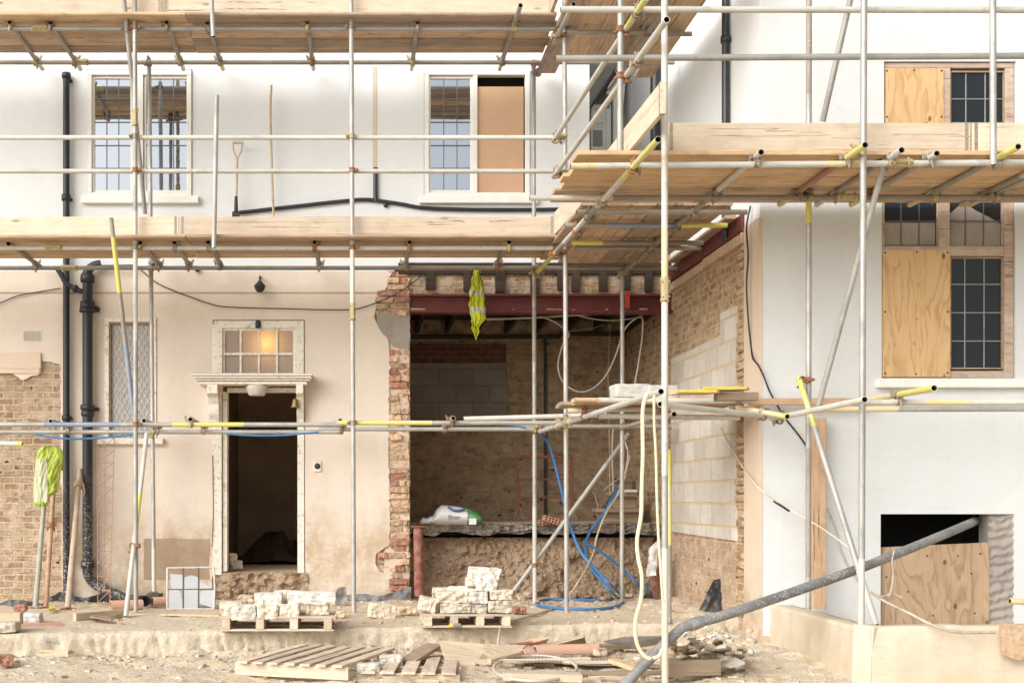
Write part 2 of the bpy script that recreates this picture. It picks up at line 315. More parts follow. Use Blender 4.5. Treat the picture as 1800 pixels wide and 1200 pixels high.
m['tubeyo'] = tubemat('yellow_painted_tube', (.72, .66, .20), (.66, .61, .36), (.60, .56, .42), .6, metal=0, rough=.6)
m['tubeo'] = tubemat('orange_stained_tube', (.66, .52, .24), (.62, .56, .40), (.36, .25, .13), .5, metal=0, rough=.65)
m['tubeb'] = tubemat('blue_stained_tube', (.20, .27, .40), (.34, .36, .40), (.42, .4, .37), .5, metal=.2, rough=.6)
m['tuber'] = tubemat('red_stained_tube', (.40, .16, .12), (.35, .2, .16), (.4, .33, .26), .5, metal=0, rough=.7)
m['hole'] = plain('tube_inside', (.03, .027, .024), None, .9)
m['coup'] = plain('coupler_steel', (.38, .33, .27), (.26, .17, .10), .6, .5, sc=40, b=.5, bd=.002, va=.2)
m['coupr'] = plain('rusty_coupler', (.34, .17, .085), (.22, .11, .06), .8, .2, sc=40, b=.6, bd=.003, va=.2)
m['couply'] = plain('brassy_coupler', (.50, .43, .24), (.36, .27, .13), .6, .4, sc=40, b=.4)
m['steelred'] = plain('red_oxide_steel', (.145, .028, .024), (.09, .02, .018), .45, .0, sc=7, b=.2)
m['rust'] = plain('rust', (.30, .115, .05), (.18, .07, .04), .85, sc=30, b=.5)
m['rustpink'] = plain('pinkish_rust', (.52, .30, .21), (.4, .2, .13), .85, sc=30, b=.5)
m['black'] = plain('black_pipe_paint', (.018, .019, .024), (.035, .036, .042), .35, sc=6, b=.1)
k = NT('splashed_black_pipe', .5); n1 = k.noise(k.coord(), 38, 5, .75)
sp = k.n('SeparateXYZ'); k.set(sp.inputs[0], k.coord()); lowm = k.ramp(k.math('SUBTRACT', 1.6, sp.outputs[2]), (.0, .0), (.9, 1.0))
k.col(k.mix(k.math('MULTIPLY', k.ramp(n1, (.52, 0.0), (.62, .9)), lowm), (.02, .021, .026), (.5, .46, .40))); m['blacksp'] = k.mat
k = NT('plaster_splashed_pipe', .6); n1 = k.noise(k.coord(), 42, 9, .8); n2 = k.noise(k.coord(sc=(.25, 1, 1)), 6, 6, .6); n3 = k.noise(k.coord(), 2.3, 3, .5)
base = k.mix(k.ramp(n2, (.35, 0.0), (.65, 1.0)), (.14, .137, .137), (.27, .265, .255)); f_ = k.math('MULTIPLY', k.ramp(n1, (.50, 0.0), (.62, .8)), k.ramp(n3, (.40, .1), (.60, 1.0)))
k.col(k.mix(f_, base, (.64, .60, .53))); k.bump(n1, .5, .006); m['drain'] = k.mat
m['plastic'] = plain('black_plastic_sheet', (.022, .022, .024), (.09, .085, .08), .45, sc=4, b=.5, bd=.02)
m['greyplastic'] = plain('grey_plastic', (.16, .16, .17), (.30, .28, .26), .6, sc=8, b=.4, bd=.006)
m['wire'] = plain('black_cable', (.03, .028, .028), None, .5)
m['cable'] = plain('pale_cable', (.58, .52, .45), (.48, .40, .32), .55)
m['brcable'] = plain('dusty_cable', (.52, .44, .35), (.36, .28, .20), .6)
m['strap'] = plain('pale_yellow_hose', (.74, .70, .48), (.66, .60, .40), .6, sc=5)
m['blue'] = plain('blue_hose', (.035, .17, .42), (.09, .22, .42), .4, sc=8)
m['yel'] = plain('yellow_plastic', (.72, .58, .09), None, .5)
m['viz'] = plain('hi_vis_yellow', (.62, .68, .03), (.52, .58, .05), .75, sc=5, b=.1)
m['vizg'] = plain('hi_vis_green_yellow', (.40, .47, .07), (.32, .38, .07), .75, sc=5, b=.1)
m['refl'] = plain('reflective_tape', (.66, .66, .58), None, .45, sc=40)
m['vizp'] = plain('pale_mesh_cloth', (.56, .56, .38), (.48, .50, .28), .8)
m['stone'] = plain('cut_stone', (.63, .555, .445), (.60, .505, .38), .92, sc=5, b=1.0, bd=.02, va=.16, lo=.4, hi=.75, det=10)
m['stonew'] = plain('white_stone', (.69, .65, .575), (.60, .54, .445), .92, sc=5, b=1.0, bd=.02, va=.08, lo=.4, hi=.8, det=10)
m['cblock'] = plain('concrete_block', (.58, .56, .52), (.50, .46, .40), .95, sc=18, b=.6, bd=.005, va=.08)
m['terra'] = plain('terracotta', (.60, .34, .24), (.52, .36, .27), .85, sc=9, b=.3)
m['pinkstrip'] = plain('pink_strip', (.62, .33, .25), None, .8)
m['slate'] = plain('slate', (.22, .21, .20), (.36, .33, .29), .6, sc=6, b=.6, bd=.006)
m['brass'] = plain('old_brass', (.34, .24, .11), (.2, .15, .08), .5, .7)
m['iron'] = plain('dark_iron', (.05, .045, .045), None, .6, .3)
m['gpaint'] = plain('green_prop_paint', (.30, .34, .27), (.44, .37, .28), .7, sc=8)
m['bprop'] = plain('muddy_prop', (.50, .38, .28), (.36, .25, .18), .85, sc=9, b=.5)
m['oprop'] = plain('orange_rusty_prop', (.42, .24, .15), (.50, .36, .25), .85, sc=9, b=.5)
m['bagw'] = plain('white_bag', (.68, .68, .67), (.58, .57, .55), .45, sc=4, b=.4, bd=.01)
m['green'] = plain('green_print', (.06, .20, .07), (.10, .26, .10), .45)
m['bluep'] = plain('blue_print', (.05, .10, .24), None, .5)
m['mesh'] = plain('wire_mesh_sheet', (.30, .23, .18), (.42, .33, .25), .8, sc=60, b=.6)
m['tile'] = plain('glass_reflection_white', (.7, .72, .74), None, .3)
m['tan'] = wood('tan_timber', (.62, .43, .28), (.52, .33, .2), va=0)
def glass(name, tint, gl, rough=.02, wob=.25, dark=(.01, .013, .017)):
    k = NT(name, .3); k.b.inputs['Base Color'].default_value = (*dark, 1); g = k.n('BsdfGlossy'); g.inputs['Roughness'].default_value = rough; g.inputs['Color'].default_value = (*tint, 1)
    mx = k.n('MixShader'); mx.inputs[0].default_value = gl; k.t.links.new(k.b.outputs[0], mx.inputs[1]); k.t.links.new(g.outputs[0], mx.inputs[2])
    bp = k.n('Bump'); bp.inputs['Strength'].default_value = wob; bp.inputs['Distance'].default_value = .01; k.set(bp.inputs['Height'], k.noise(k.coord(), 5, 2)); k.t.links.new(bp.outputs[0], g.inputs['Normal'])
    k.t.links.new(mx.outputs[0], k.t.nodes['Material Output'].inputs[0]); return k.mat
m['mirror'] = glass('reflective_window_glass', (.60, .64, .68), .92, .01, .03)
m['dkglass'] = glass('dark_window_glass', (.5, .56, .54), .03, .03, .04)
m['smallglass'] = glass('leaded_pane', (.8, .82, .84), .2, .15, .1, (.58, .59, .60))
k = NT('obscured_glass', .3); k.b.inputs['Base Color'].default_value = (.36, .33, .30, 1); tl = k.n('BsdfTranslucent'); tl.inputs[0].default_value = (.9, .8, .66, 1); mx = k.n('MixShader'); mx.inputs[0].default_value = .4
k.t.links.new(k.b.outputs[0], mx.inputs[1]); k.t.links.new(tl.outputs[0], mx.inputs[2]); k.t.links.new(mx.outputs[0], k.t.nodes['Material Output'].inputs[0]); k.bump(k.vor(k.coord(), 90), .25, .003); m['frost'] = k.mat
k = NT('lattice_obscured_glass', .35); k.col(k.mix(k.ramp(k.noise(k.coord(), 30, 3), (.4, 0.0), (.6, 1.0)), (.33, .30, .275), (.42, .385, .35))); k.bump(k.vor(k.coord(), 60), .4, .004); m['latglass'] = k.mat
def emit(name, c, st):
    k = NT(name); k.b.inputs['Base Color'].default_value = (*c, 1); k.b.inputs['Emission Color'].default_value = (*c, 1); k.b.inputs['Emission Strength'].default_value = st; return k.mat
m['bulb'] = emit('lit_bulb', (1, .56, .15), 26)
# ---------------------------------------------------------------- ground, terrace, soil
def axis(a, b, st, lo, hi):
    xs = [a + i * st for i in range(int((b - a) / st) + 1)]; d = st; x = a
    L = []
    while x > lo: d *= 1.6; x -= d; L.append(max(x, lo))
    d = st; x = xs[-1]; H = []
    while x < hi: d *= 1.6; x += d; H.append(min(x, hi))
    return L[::-1] + xs + H
def grid(mb, xs, ys, fz, mt=0):
    vs = [fz(x, y) for y in ys for x in xs]; n = len(xs)
    mb.add(vs, [(j * n + i, j * n + i + 1, (j + 1) * n + i + 1, (j + 1) * n + i) for j in range(len(ys) - 1) for i in range(n - 1)], mt, True)
def edgeY(x): return 11.33 + (x + 3.08) * .16 + .035 * nz((x, 0, 3), 1.3) + .012 * nz((x, 0, 9), 7)
def lz(x, y):
    z = .02 + .035 * nz((x, y, 0), .9, 4) + .022 * nz((x * .4, y * 2.2, 12), 1.6, 3) + .016 * nz((x, y, 5), 5, 4) + .006 * nz((x, y, 8), 22, 2)
    e = 11.33 + (x + 3.08) * .16 - y
    if 0 < e < .5 and x < 3.4: z += .05 * (1 - e / .5) * (1 + nz((x, y, 2), 3))
    if x > 2.6: z += .10 * min(1, (x - 2.6) / .8) * max(0, min(1, (y - 9.3) / 1.2)) * (1 + .5 * nz((x, y, 4), 3))
    return z
g = MB(); grid(g, axis(-4.2, 6.2, .03, -70, 70), axis(9.3, 12.6, .03, -70, 30), lambda x, y: V((x, y, lz(x, y) if y < 12.9 else -.02)))
tag(g.build('ground', m['dirt']), kind='structure')
def tz(x, y): return .25 + .012 * nz((x, y, 0), 1.2) + .009 * nz((x, y, 3), 8, 4) + (.05 * max(0, min(1, (x - 2.9) / .5)) * (1 + nz((x, y, 7), 4)) if x > 2.9 else 0) + (.035 * max(0, nz((x, y, 31), 2.6, 4)) if y > 14.2 else 0)
t = MB(); xs = [-5.6 + i * .02 for i in range(int(9.25 / .02) + 1)]; NR = 64
def terr(i, j):
    x = xs[i]; e = edgeY(x)
    if j < 8:                                        # front face
        q = j / 8; sl2_ = (x + (q - .5) * (.10 + .08 * nz((x, 0, 40), .8))) * 5.5; fr_g = sl2_ - math.floor(sl2_); keep = noise.cell(V((math.floor(sl2_) * 1.7, 3, 1))); gro = .012 * nz((x, q * .25, 17), 16, 3) + (.035 * max(0, 1 - abs(fr_g - .5) * 9) if keep > .45 else 0) + .02 * abs(nz((x * 1 + q * .22, q * .1, 3), 7, 3)) + .02 * nz((x, q * .3, 1), 9, 3)
        return V((x, e - .03 * (1 - q) + gro * (1 if j < 7 else .4) - (.02 if j == 0 else 0), -.06 + (.25 + .06) * q - (.006 if j == 7 else 0)))
    q = (j - 8) / (NR - 9); y = e + .02 + (16.4 - e) * q
    return V((x, y, tz(x, y)))
n = len(xs)
t.add([terr(i, j) for j in range(NR) for i in range(n)], [(j * n + i, j * n + i + 1, (j + 1) * n + i + 1, (j + 1) * n + i) for j in range(NR - 1) for i in range(n - 1)], 0, True)
for i, f in enumerate(t.f): t.m[i] = 1 if i // (n - 1) < 8 else 0
tag(t.build('terrace', [m['terr'], m['edge']]), kind='structure')
def cell(x, z, sc):
    d, p = noise.voronoi(V((x * sc, z * sc * 1.3, 1.7)))
    h = noise.cell(p[0] * 3.1 + V((7, 7, 7))); return h, d[1] - d[0]
s = MB(); sx = [.60 + i * .022 for i in range(int(3.1 / .022))]; sz = 44
def soilp(i, j):
    x = sx[i] + .02 * nz((i, j, 4), .5); q = j / (sz - 1); z = .16 + q * .80
    h, e = cell(x + .15 * nz((x, z, 0), 3), z, 5.2); h2, e2 = cell(x, z + .1 * nz((x, z, 6), 4), 12)
    y = 15.36 + .42 * q ** .8 + .10 * nz((x, z, 2), 1.6, 4) - .05 * h * min(1, e * 3) - .03 * h2 * min(1, e2 * 3) + .035 * nz((x, z, 5), 22, 4) - .14 * max(0, .25 - q) / .25 * (.5 + h)
    return V((x, y, z))
n = len(sx); s.add([soilp(i, j) for j in range(sz) for i in range(n)], [(j * n + i, j * n + i + 1, (j + 1) * n + i + 1, (j + 1) * n + i) for j in range(sz - 1) for i in range(n - 1)])
s.add([(.6, 15.8, .95), (3.7, 15.8, .95), (3.7, 17.6, .95), (.6, 17.6, .95)], [(0, 1, 2, 3)])
tag(s.build('soil_bank', m['soil']), kind='structure')
# ---------------------------------------------------------------- the houses
def fr(Y): return lambda a, b, d: V((a, Y + d, b))              # wall facing the camera
def sdw(X): return lambda a, b, d: V((X + d, a, b))             # wall facing left
def q(px, py, s=SFAC): return ((px - CX) / s, EYE + (CY - py) / s)
def rect(x0, x1, y0, y1, s=SFAC): return [q(x0, y0, s), q(x1, y0, s), q(x1, y1, s), q(x0, y1, s)]
def rag(pts, amp=.012, step=.05, seed=0):
    out = []; n = len(pts)
    for i in range(n - 1):
        a = V(pts[i]).to_2d() if False else V((pts[i][0], pts[i][1])); b = V((pts[i + 1][0], pts[i + 1][1])); L = (b - a).length; k = max(1, int(L / step)); d = (b - a); nn = V((-d.y, d.x)).normalized()
        for j in range(k):
            p = a + d * (j / k) + nn * amp * (nz((a.x + j * .7 + i, a.y, seed), 2.3, 3) * 1.5 if j else 0); out.append((p.x, p.y))
    out.append((pts[-1][0], pts[-1][1])); return out
house = thing('main_house', (0, YF, .25), 'two storey house, cream render below and white above, with a wide hole broken through', 'house')
wing = thing('wing_house', (XW, YW, .25), 'projecting white rendered wing of the house with boarded windows and exposed brick and block side', 'house')
def part(mb, name, mat, par=house, label=None, M=None):
    o = mb.build(name, mat, par, M)
    if label: o['label'] = label
    return o
# masonry core of the front wall, with the same openings
L0, ZT = -6.2, 8.6
w1, w2 = rect(153, 338, 122, 345), rect(745, 932, 123, 345)
w3 = rect(184, 275, 559, 770)
zg = .12
door = [q(376, 1010), q(376, 564), q(534, 564), q(534, 1010)]
core = [(L0, zg), (L0, ZT), q(1037, -437), q(1037, 478), (XW, q(0, 478)[1]), (XW, q(0, 512)[1]), q(720, 512), (q(720, 0)[0], zg)]
core = [(L0, zg), (L0, ZT), (q(1037, 0)[0], ZT), q(1037, 420), (XW, q(0, 420)[1]), (XW, q(0, 517)[1]), q(721, 517), (q(721, 0)[0], zg)]
mb = MB(); mb.plate([core[:], w1, w2, w3, door], fr(YF + .03), .26); part(mb, 'brick_wall', m['brick'])
# plaster above
mb = MB(); mb.plate([[(L0, q(0, 478)[1]), (L0, ZT), (q(1036, 0)[0], ZT), q(1036, 462), q(700, 470), q(690, 478)], w1, w2], fr(YF), .034); part(mb, 'upper_render', m['white'])
mb = MB(); mb.pb(655, 662, 118, 298, YF - .006, YF + .01); part(mb, 'filled_chase', m['beige'], label='long thin beige filled chase in the white upper wall')
# plaster below, ragged round the brick patch and the broken opening
edge = rag([q(690, 478), q(682, 500), q(664, 528), q(657, 556), q(668, 580), q(683, 600), q(685, 660), q(683, 800), q(686, 900), q(684, 958), q(662, 972), q(660, 990), q(668, 1004), q(690, 1006), q(689, 1050)], .018, .045, 3)
bot = rag([q(689, 1050), q(600, 1052), q(540, 1050), q(536, 1012)], .008, .06, 5)
left = rag([q(375, 1012), q(374, 1052), q(240, 1056), q(108, 1062), q(107, 800), q(106, 640), q(73, 634), q(72, 655), q(40, 668), q(20, 655), (L0, q(0, 650)[1])], .014, .05, 8)
mb = MB(); mb.plate([[(L0, q(0, 476)[1]), q(690, 477)] + edge[1:] + bot[1:-1] + [q(536, 1011), q(536, 562), q(374, 562), q(374, 1011)] + left[1:], w3], fr(YF - .002), .034); part(mb, 'lower_render', m['cream'])
mb = MB(); mb.pb(-60, 73, 620, 648, YF - .03, YF + .03, bev=.006); mb.pb(-60, 70, 640, 656, YF - .02, YF + .03); part(mb, 'lintel_render', m['beige'], label='cracked cream render band above the exposed brick patch')
mb = MB(); mb.pb(-100, 690, 513.5, 516, YF - .006, YF); part(mb, 'render_joint', m['patch'])
mb = MB(); mb.plate([rag(rect(253, 368, 946, 1018) + [q(253, 946)], .006, .08, 2)[:-1]], fr(YF - .007), .006); part(mb, 'render_repair', m['patch'], label='square brown unpainted render patch left of the door')
# padstone, broken bricks of the jamb
mb = MB(); mb.plate([rag([q(668, 549), q(720, 549), q(720, 612), q(702, 612), q(690, 607), q(684, 600), q(672, 588), q(660, 572), q(668, 549)], .008, .05, 1)[:-1]], fr(YF + .004), .2); part(mb, 'padstone', m['cement'], label='grey concrete padstone under the end of the steel beam')
def lump(b):
    c = sum(b.v, V()) / len(b.v)
    for i, v in enumerate(b.v): b.v[i] = v + V((nz(v, 14), nz(v + V((5, 0, 0)), 14), nz(v + V((0, 5, 0)), 14))) * .016
def rbox(b, x0, x1, y0, y1, ya, yb, sc=SFAC):
    lo = V(((x0 - CX) / sc, ya, EYE + (CY - y1) / sc)); hi = V(((x1 - CX) / sc, yb, EYE + (CY - y0) / sc)); d = hi - lo; c = (lo + hi) / 2; bm_ = bmesh.new(); bmesh.ops.create_cube(bm_, size=1); bmesh.ops.subdivide_edges(bm_, edges=bm_.edges[:], cuts=5, use_grid_fill=True); sd_ = R.uniform(0, 50)
    for v in bm_.verts:
        p = V([v.co[i] * d[i] for i in range(3)]); rr = .008; inn = V([max(-d[i] / 2 + rr, min(d[i] / 2 - rr, p[i])) for i in range(3)]); e = p - inn
        if e.length > 1e-6: p = inn + e.normalized() * rr
        v.co = p + c + V((nz(p + V((sd_, 0, 0)), 20), nz(p + V((0, sd_, 0)), 25, 4) * 1.8, nz(p + V((0, 0, sd_)), 20))) * .009
    bm_.verts.index_update(); b.add([v.co.copy() for v in bm_.verts], [[v.index for v in f.verts] for f in bm_.faces], 0, False); bm_.free()
def toothed(x0, x1, y0, y1, dp):
    b = MB(); rbox(b, x0, x1, y0, y1, YF + dp, YF + .2); part(b, 'toothed_brick', m['redlump'] if R.random() < .25 else m['bricklump'])
mb = MB(); mb.plate([rag([q(662, 478), q(718, 478), q(719, 1048), q(676, 1048), q(662, 478)], .01, .06, 2)[:-1]], fr(YF + .022), .1); part(mb, 'jamb_mortar', m['beige'])
y = 476
while y < 1048:
    hh = 11.5
    x = 657 + 8 * R.random()
    rowx0 = 686 if 600 < y else (682 if y < 500 else 662)
    if 545 < y < 610: y += hh; continue
    if 960 < y < 1004: rowx0 = 664
    x = rowx0 + R.uniform(-3, 2)
    while x < 719:
        ww = R.choice([17, 22, 33, 33]); x1 = min(x + ww, 720 + R.uniform(-5, 2)); dp = R.uniform(-.035, .03)
        if 972 < y < 984 and x < 700: x = x1; continue
        if x1 - x > 3: toothed(x, x1 - .8, y, y + hh - 1.2, dp)
        x = x1
    y += hh
# infill above the beam with joist ends, steel beam
mb = MB(); mb.plate([[q(720, 476), (XW, q(0, 476)[1]), (XW, q(0, 520)[1]), q(720, 520)]], fr(YF + .09), .1); part(mb, 'infill_brickwork', m['brick_in'])  # darker brick puts the shadow over the beam into the colour
for x in (757, 821, 879, 940, 988, 1012, 1060, 1100, 1140):
    mb = MB(); wd = R.uniform(6, 9); mb.pb(x - wd, x + wd, 470 + R.uniform(0, 4), 513 + R.uniform(-4, 2), YF - .05 + R.uniform(0, .03), YF + .3, bev=.004); part(mb, 'joist_end', m['darkw'])
mb = MB(); mb.pb(700, 1180, 462, 482, YF - .02, YF + .05, bev=.006); part(mb, 'wall_plate', m['darkw'])
mb = MB()
for a, b, ya, yb in ((517, 521, -.02, .16), (545, 550, -.03, .17), (521, 545, .055, .075)): mb.pb(720, 1182, a, b, YF + ya, YF + yb, bev=.002)
part(mb, 'steel_beam', m['steelred'], label='dark red steel beam over the broken opening')
mb = MB(); x = 722
while x < 1150:
    if R.random() < .45: mb = MB(); mb.pb(x, x + R.uniform(4, 16), 544 - R.uniform(0, 2.0), 546, YF - .03, YF + R.uniform(.0, .05), bev=.006); part(mb, 'mortar_crumb', m['patch'])
    x += R.choice([14, 30, 60])
# inside: back wall, side walls, ceiling, joists, floor slab
BW = YB + .05
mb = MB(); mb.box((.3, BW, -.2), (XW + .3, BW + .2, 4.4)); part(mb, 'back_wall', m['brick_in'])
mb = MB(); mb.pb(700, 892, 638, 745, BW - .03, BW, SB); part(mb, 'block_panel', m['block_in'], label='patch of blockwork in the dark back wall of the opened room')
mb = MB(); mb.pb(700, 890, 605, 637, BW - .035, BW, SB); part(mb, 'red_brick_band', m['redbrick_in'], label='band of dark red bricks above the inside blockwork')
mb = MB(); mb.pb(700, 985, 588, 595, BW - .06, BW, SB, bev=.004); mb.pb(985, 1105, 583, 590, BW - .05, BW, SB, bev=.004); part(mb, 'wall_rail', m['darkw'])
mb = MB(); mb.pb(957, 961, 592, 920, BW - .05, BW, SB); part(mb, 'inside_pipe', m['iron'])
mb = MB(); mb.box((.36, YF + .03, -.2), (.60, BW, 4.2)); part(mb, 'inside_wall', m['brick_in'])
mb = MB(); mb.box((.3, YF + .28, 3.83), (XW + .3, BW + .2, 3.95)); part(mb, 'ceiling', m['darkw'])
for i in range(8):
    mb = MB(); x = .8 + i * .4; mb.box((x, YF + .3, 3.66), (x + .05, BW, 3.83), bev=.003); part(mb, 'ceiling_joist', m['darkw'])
s = MB(); nx = 110; xs = [.60 + i * (3.04 / nx) for i in range(nx + 1)]
def sl_(i, j):
    x = xs[i]; e = 15.5 + .06 * nz((x, 0, 6), 2, 4) + .03 * nz((x, 1, 6), 14, 3)
    if j == 0: return V((x, 17.6, 1.135))
    if j < 9: return V((x, 17.6 + (e - 17.6) * j / 8, 1.135 + .008 * nz((x, j, 0), 6)))
    qd = (j - 8) / 6; return V((x, e + .05 * nz((x, qd * 2, 8), 11, 4) + .05 * qd, 1.135 - (.125 + .05 * nz((x, 3, 3), 3, 3)) * qd))
n = nx + 1; s.add([sl_(i, j) for j in range(15) for i in range(n)], [(j * n + i, j * n + i + 1, (j + 1) * n + i + 1, (j + 1) * n + i) for j in range(14) for i in range(n - 1)])
s.add([(.6, 15.55, 1.0), (3.64, 15.55, 1.0), (3.64, 17.6, 1.0), (.6, 17.6, 1.0)], [(0, 1, 2, 3)]); s.m = [1 if s.v[f[0]].z > 1.12 and s.v[f[2]].z > 1.12 else 0 for f in s.f]; part(s, 'floor_slab', [m['slab'], m['terr']], label='broken concrete floor slab over the dug out soil')
# door hall
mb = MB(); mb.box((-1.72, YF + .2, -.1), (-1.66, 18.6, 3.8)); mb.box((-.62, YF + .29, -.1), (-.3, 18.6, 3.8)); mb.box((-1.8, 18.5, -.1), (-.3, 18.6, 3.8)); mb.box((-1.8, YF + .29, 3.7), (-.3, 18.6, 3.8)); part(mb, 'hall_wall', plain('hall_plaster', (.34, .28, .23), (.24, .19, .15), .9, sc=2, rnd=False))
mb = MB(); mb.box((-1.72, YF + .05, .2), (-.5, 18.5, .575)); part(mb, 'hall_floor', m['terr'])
mb = MB()
mb.pb(374, 390, 570, 1010, YF - .012, YF + .12, bev=.004); mb.pb(391, 399, 688, 1004, YF + .02, YF + .2, bev=.003); mb.pb(523, 535, 564, 1008, YF - .012, YF + .12, bev=.004); mb.pb(399, 523, 681, 689, YF + .02, YF + .12, bev=.003)
part(mb, 'door_frame', m['opaint'])
mb = MB(); mb.add(*(lambda b: (b.v, b.f))(MB()) if False else ([], []));
def rough_mass(x0, x1, y0, y1, ya, yb, s, n1, n2, amp, mt, name, par, label=None, seed=0):
    X0, X1 = (x0 - CX) / s, (x1 - CX) / s; Z0, Z1 = EYE + (CY - y1) / s, EYE + (CY - y0) / s; b = MB(); fs = []
    def pt(i, j):
        x = X0 + (X1 - X0) * i / n1
        if j <= n2: z = Z0 + (Z1 - Z0) * j / n2; h, e = cell(x, z, 11); return V((x, ya + amp * (nz((x, z, seed), 6, 4) - h * min(1, e * 5)), z))
        qd = (j - n2) / 4; return V((x, ya + (yb - ya) * qd, Z1 + amp * .4 * nz((x, qd, seed), 5)))
    vs = [pt(i, j) for j in range(n2 + 5) for i in range(n1 + 1)]; n = n1 + 1
    b.add(vs, [(j * n + i, j * n + i + 1, (j + 1) * n + i + 1, (j + 1) * n + i) for j in range(n2 + 4) for i in range(n1)])
    return part(b, name, mt, par, label) if par else b.build(name, mt)
rough_mass(374, 541, 1006, 1056, YF - .03, YF + .2, SFAC, 70, 22, .05, m['patch'], 'doorstep', house, 'crumbling rubble step below the open doorway')
# fanlight
mb = MB(); mb.pb(376, 534, 564, 577, YF - .02, YF + .06, bev=.004); mb.pb(376, 391, 577, 660, YF - .018, YF + .05, bev=.003); mb.pb(519, 534, 577, 660, YF - .018, YF + .05, bev=.003)
mb.pb(391, 519, 655, 662, YF - .0, YF + .05, bev=.003)
fan = part(mb, 'fanlight', m['opaint'])
mb = MB()
for x in (423, 455, 487): mb.pb(x - 2, x + 2, 577, 657, YF + .012, YF + .045, bev=.004)
mb.pb(391, 519, 619.5, 624, YF + .008, YF + .047, bev=.004); mb.pb(391, 395, 577, 657, YF + .01, YF + .045); mb.pb(515, 519, 577, 657, YF + .01, YF + .045); mb.pb(391, 519, 577, 581, YF + .011, YF + .045); part(mb, 'glazing_bar', m['opaint'], fan)
mb = MB(); mb.plate([rect(391, 519, 578, 657)], fr(YF + .03), .002); part(mb, 'pane', m['frost'], fan)
mb = MB(); mb.lathe([(0, -.08), (.055, -.065), (.08, 0), (.06, .06), (0, .085)], P(470, 606, 151.2)); part(mb, 'lit_lamp', m['bulb'], house, 'warm lit lamp glowing behind the fanlight')
mb = MB(); mb.lathe([(0, 0), (.03, .0), (.034, .06), (.02, .09), (0, .095)], P(454, 577, SFAC) + V((0, -.03, 0))); part(mb, 'bracket_stub', m['iron'])
# canopy with its brackets and lamp
mb = MB()
for a, b, x0, x1, d in ((661, 665, 343, 551, .33), (665, 669, 346, 549, .31), (669, 673, 349, 546, .28), (673, 679, 354, 541, .25)): mb.pb(x0, x1, a, b - .3, YF - d, YF + .01, bev=.006)
mb.pb(344, 550, 660.2, 661.6, YF - .32, YF, m=1)
cn = part(mb, 'door_canopy', [m['opaint'], m['cement']])
for x0, x1 in ((362, 386), (522, 536)):
    mb = MB(); pr = [(-.25, 679), (-.24, 694), (-.16, 700), (-.11, 712), (-.10, 728), (-.05, 738), (-.03, 748), (.0, 749), (.0, 679)]
    X0, X1 = (x0 + 6 - CX) / SFAC, (x1 - CX) / SFAC
    if x0 > 500: X0, X1 = (x0 - CX) / SFAC, (x1 - 2 - CX) / SFAC
    mb.plate([[(a, EYE + (CY - b) / SFAC) for a, b in pr]], lambda a, b, d: V((X0 + d, YF + a, b)), X1 - X0); part(mb, 'bracket', m['opaint'], cn)
mb = MB(); mb.lathe([(.0, .0), (.085, .0), (.1, .02), (.13, .1), (.13, .115), (0, .116)], P(453, 697, SFAC) + V((0, -.13, 0))); part(mb, 'canopy_lamp', plain('dusty_diffuser', (.62, .55, .46), None, .5), cn)
mb = MB(); c = P(520, 718, SFAC) + V((0, -.16, 0)); mb.lathe([(0, .008), (.052, .0), (.05, .012), (.036, .04), (.03, .085), (.02, .1), (0, .105)], c); mb.tube(c + V((0, 0, .1)), c + V((0, .16, .13)), .006, hollow=False); part(mb, 'door_bell', m['brass'], label='small brass bell at the top right of the doorway')
mb = MB(); mb.pb(551, 565, 809, 829, YF - .02, YF, bev=.004); c = P(558, 819, SFAC) + V((0, -.012, 0)); bp = part(mb, 'bell_push', m['opaint'])
mb = MB(); mb.lathe([(.0, .02), (.02, .02), (.034, .012), (.036, 0)], c, (0, -1, 0)); part(mb, 'push_button', m['iron'], bp)
# windows upstairs
def leaded(par, x0, x1, y0, y1, cols, rows, s, Y, fm, gm, lm, fw=5, t=.006):
    mb = MB()
    for a in ((x0 - fw, x0, y0 - fw, y1 + fw), (x1, x1 + fw, y0 - fw, y1 + fw), (x0, x1, y0 - fw, y0), (x0, x1, y1, y1 + fw)): mb.pb(*a, Y - .012, Y + .03, s, bev=.003)
    c = part(mb, 'casement', fm, par)
    mb = MB()
    for x in cols: mb.pb(x - .8, x + .8, y0, y1, Y + .004, Y + .014, s)
    for y in rows: mb.pb(x0, x1, y - .8, y + .8, Y + .002, Y + .0135, s)
    part(mb, 'lead_bars', lm, par)
    mb = MB(); mb.pb(x0, x1, y0, y1, Y + .012, Y + .018, s); part(mb, 'pane', gm, par)
def upwin(x0, x1, mul, lights, label, boardx=None):
    mb = MB(); Y = YF
    mb.pb(x0 + 1, x1 - 1, 124, 133, Y - .025, Y + .08, bev=.004); mb.pb(x0 + 1, x0 + 9, 133, 339, Y - .023, Y + .08, bev=.004); mb.pb(x1 - 9, x1 - 1, 133, 339, Y - .023, Y + .08, bev=.004); mb.pb(x0 + 1, x1 - 1, 339, 346, Y - .023, Y + .08, bev=.004); mb.pb(mul[0], mul[1], 133, 339, Y - .02, Y + .08, bev=.003)
    wn = part(mb, 'window', m['wpaint'], house, label)
    for a, b in lights: leaded(wn, a, b, 138, 334, (a + (b - a) / 3, a + (b - a) * 2 / 3), (173, 214, 255, 295), SFAC, Y + .02, m['wpaint'], m['mirror'], m['lead'], 4)
    mb = MB(); mb.pb(x0 - 8, x1 + 12, 346, 359, Y - .07, Y + .02, bev=.006); part(mb, 'sill', m['wpaint'], wn)
    mb = MB(); mb.box(((x0 - CX) / SFAC, Y + .28, 4.8), ((x1 - CX) / SFAC, Y + .3, 6.5)); part(mb, 'unlit_room_backing', m['iron'], wn)  # near-black panel stands in for the darkness of the unlit room
    return wn
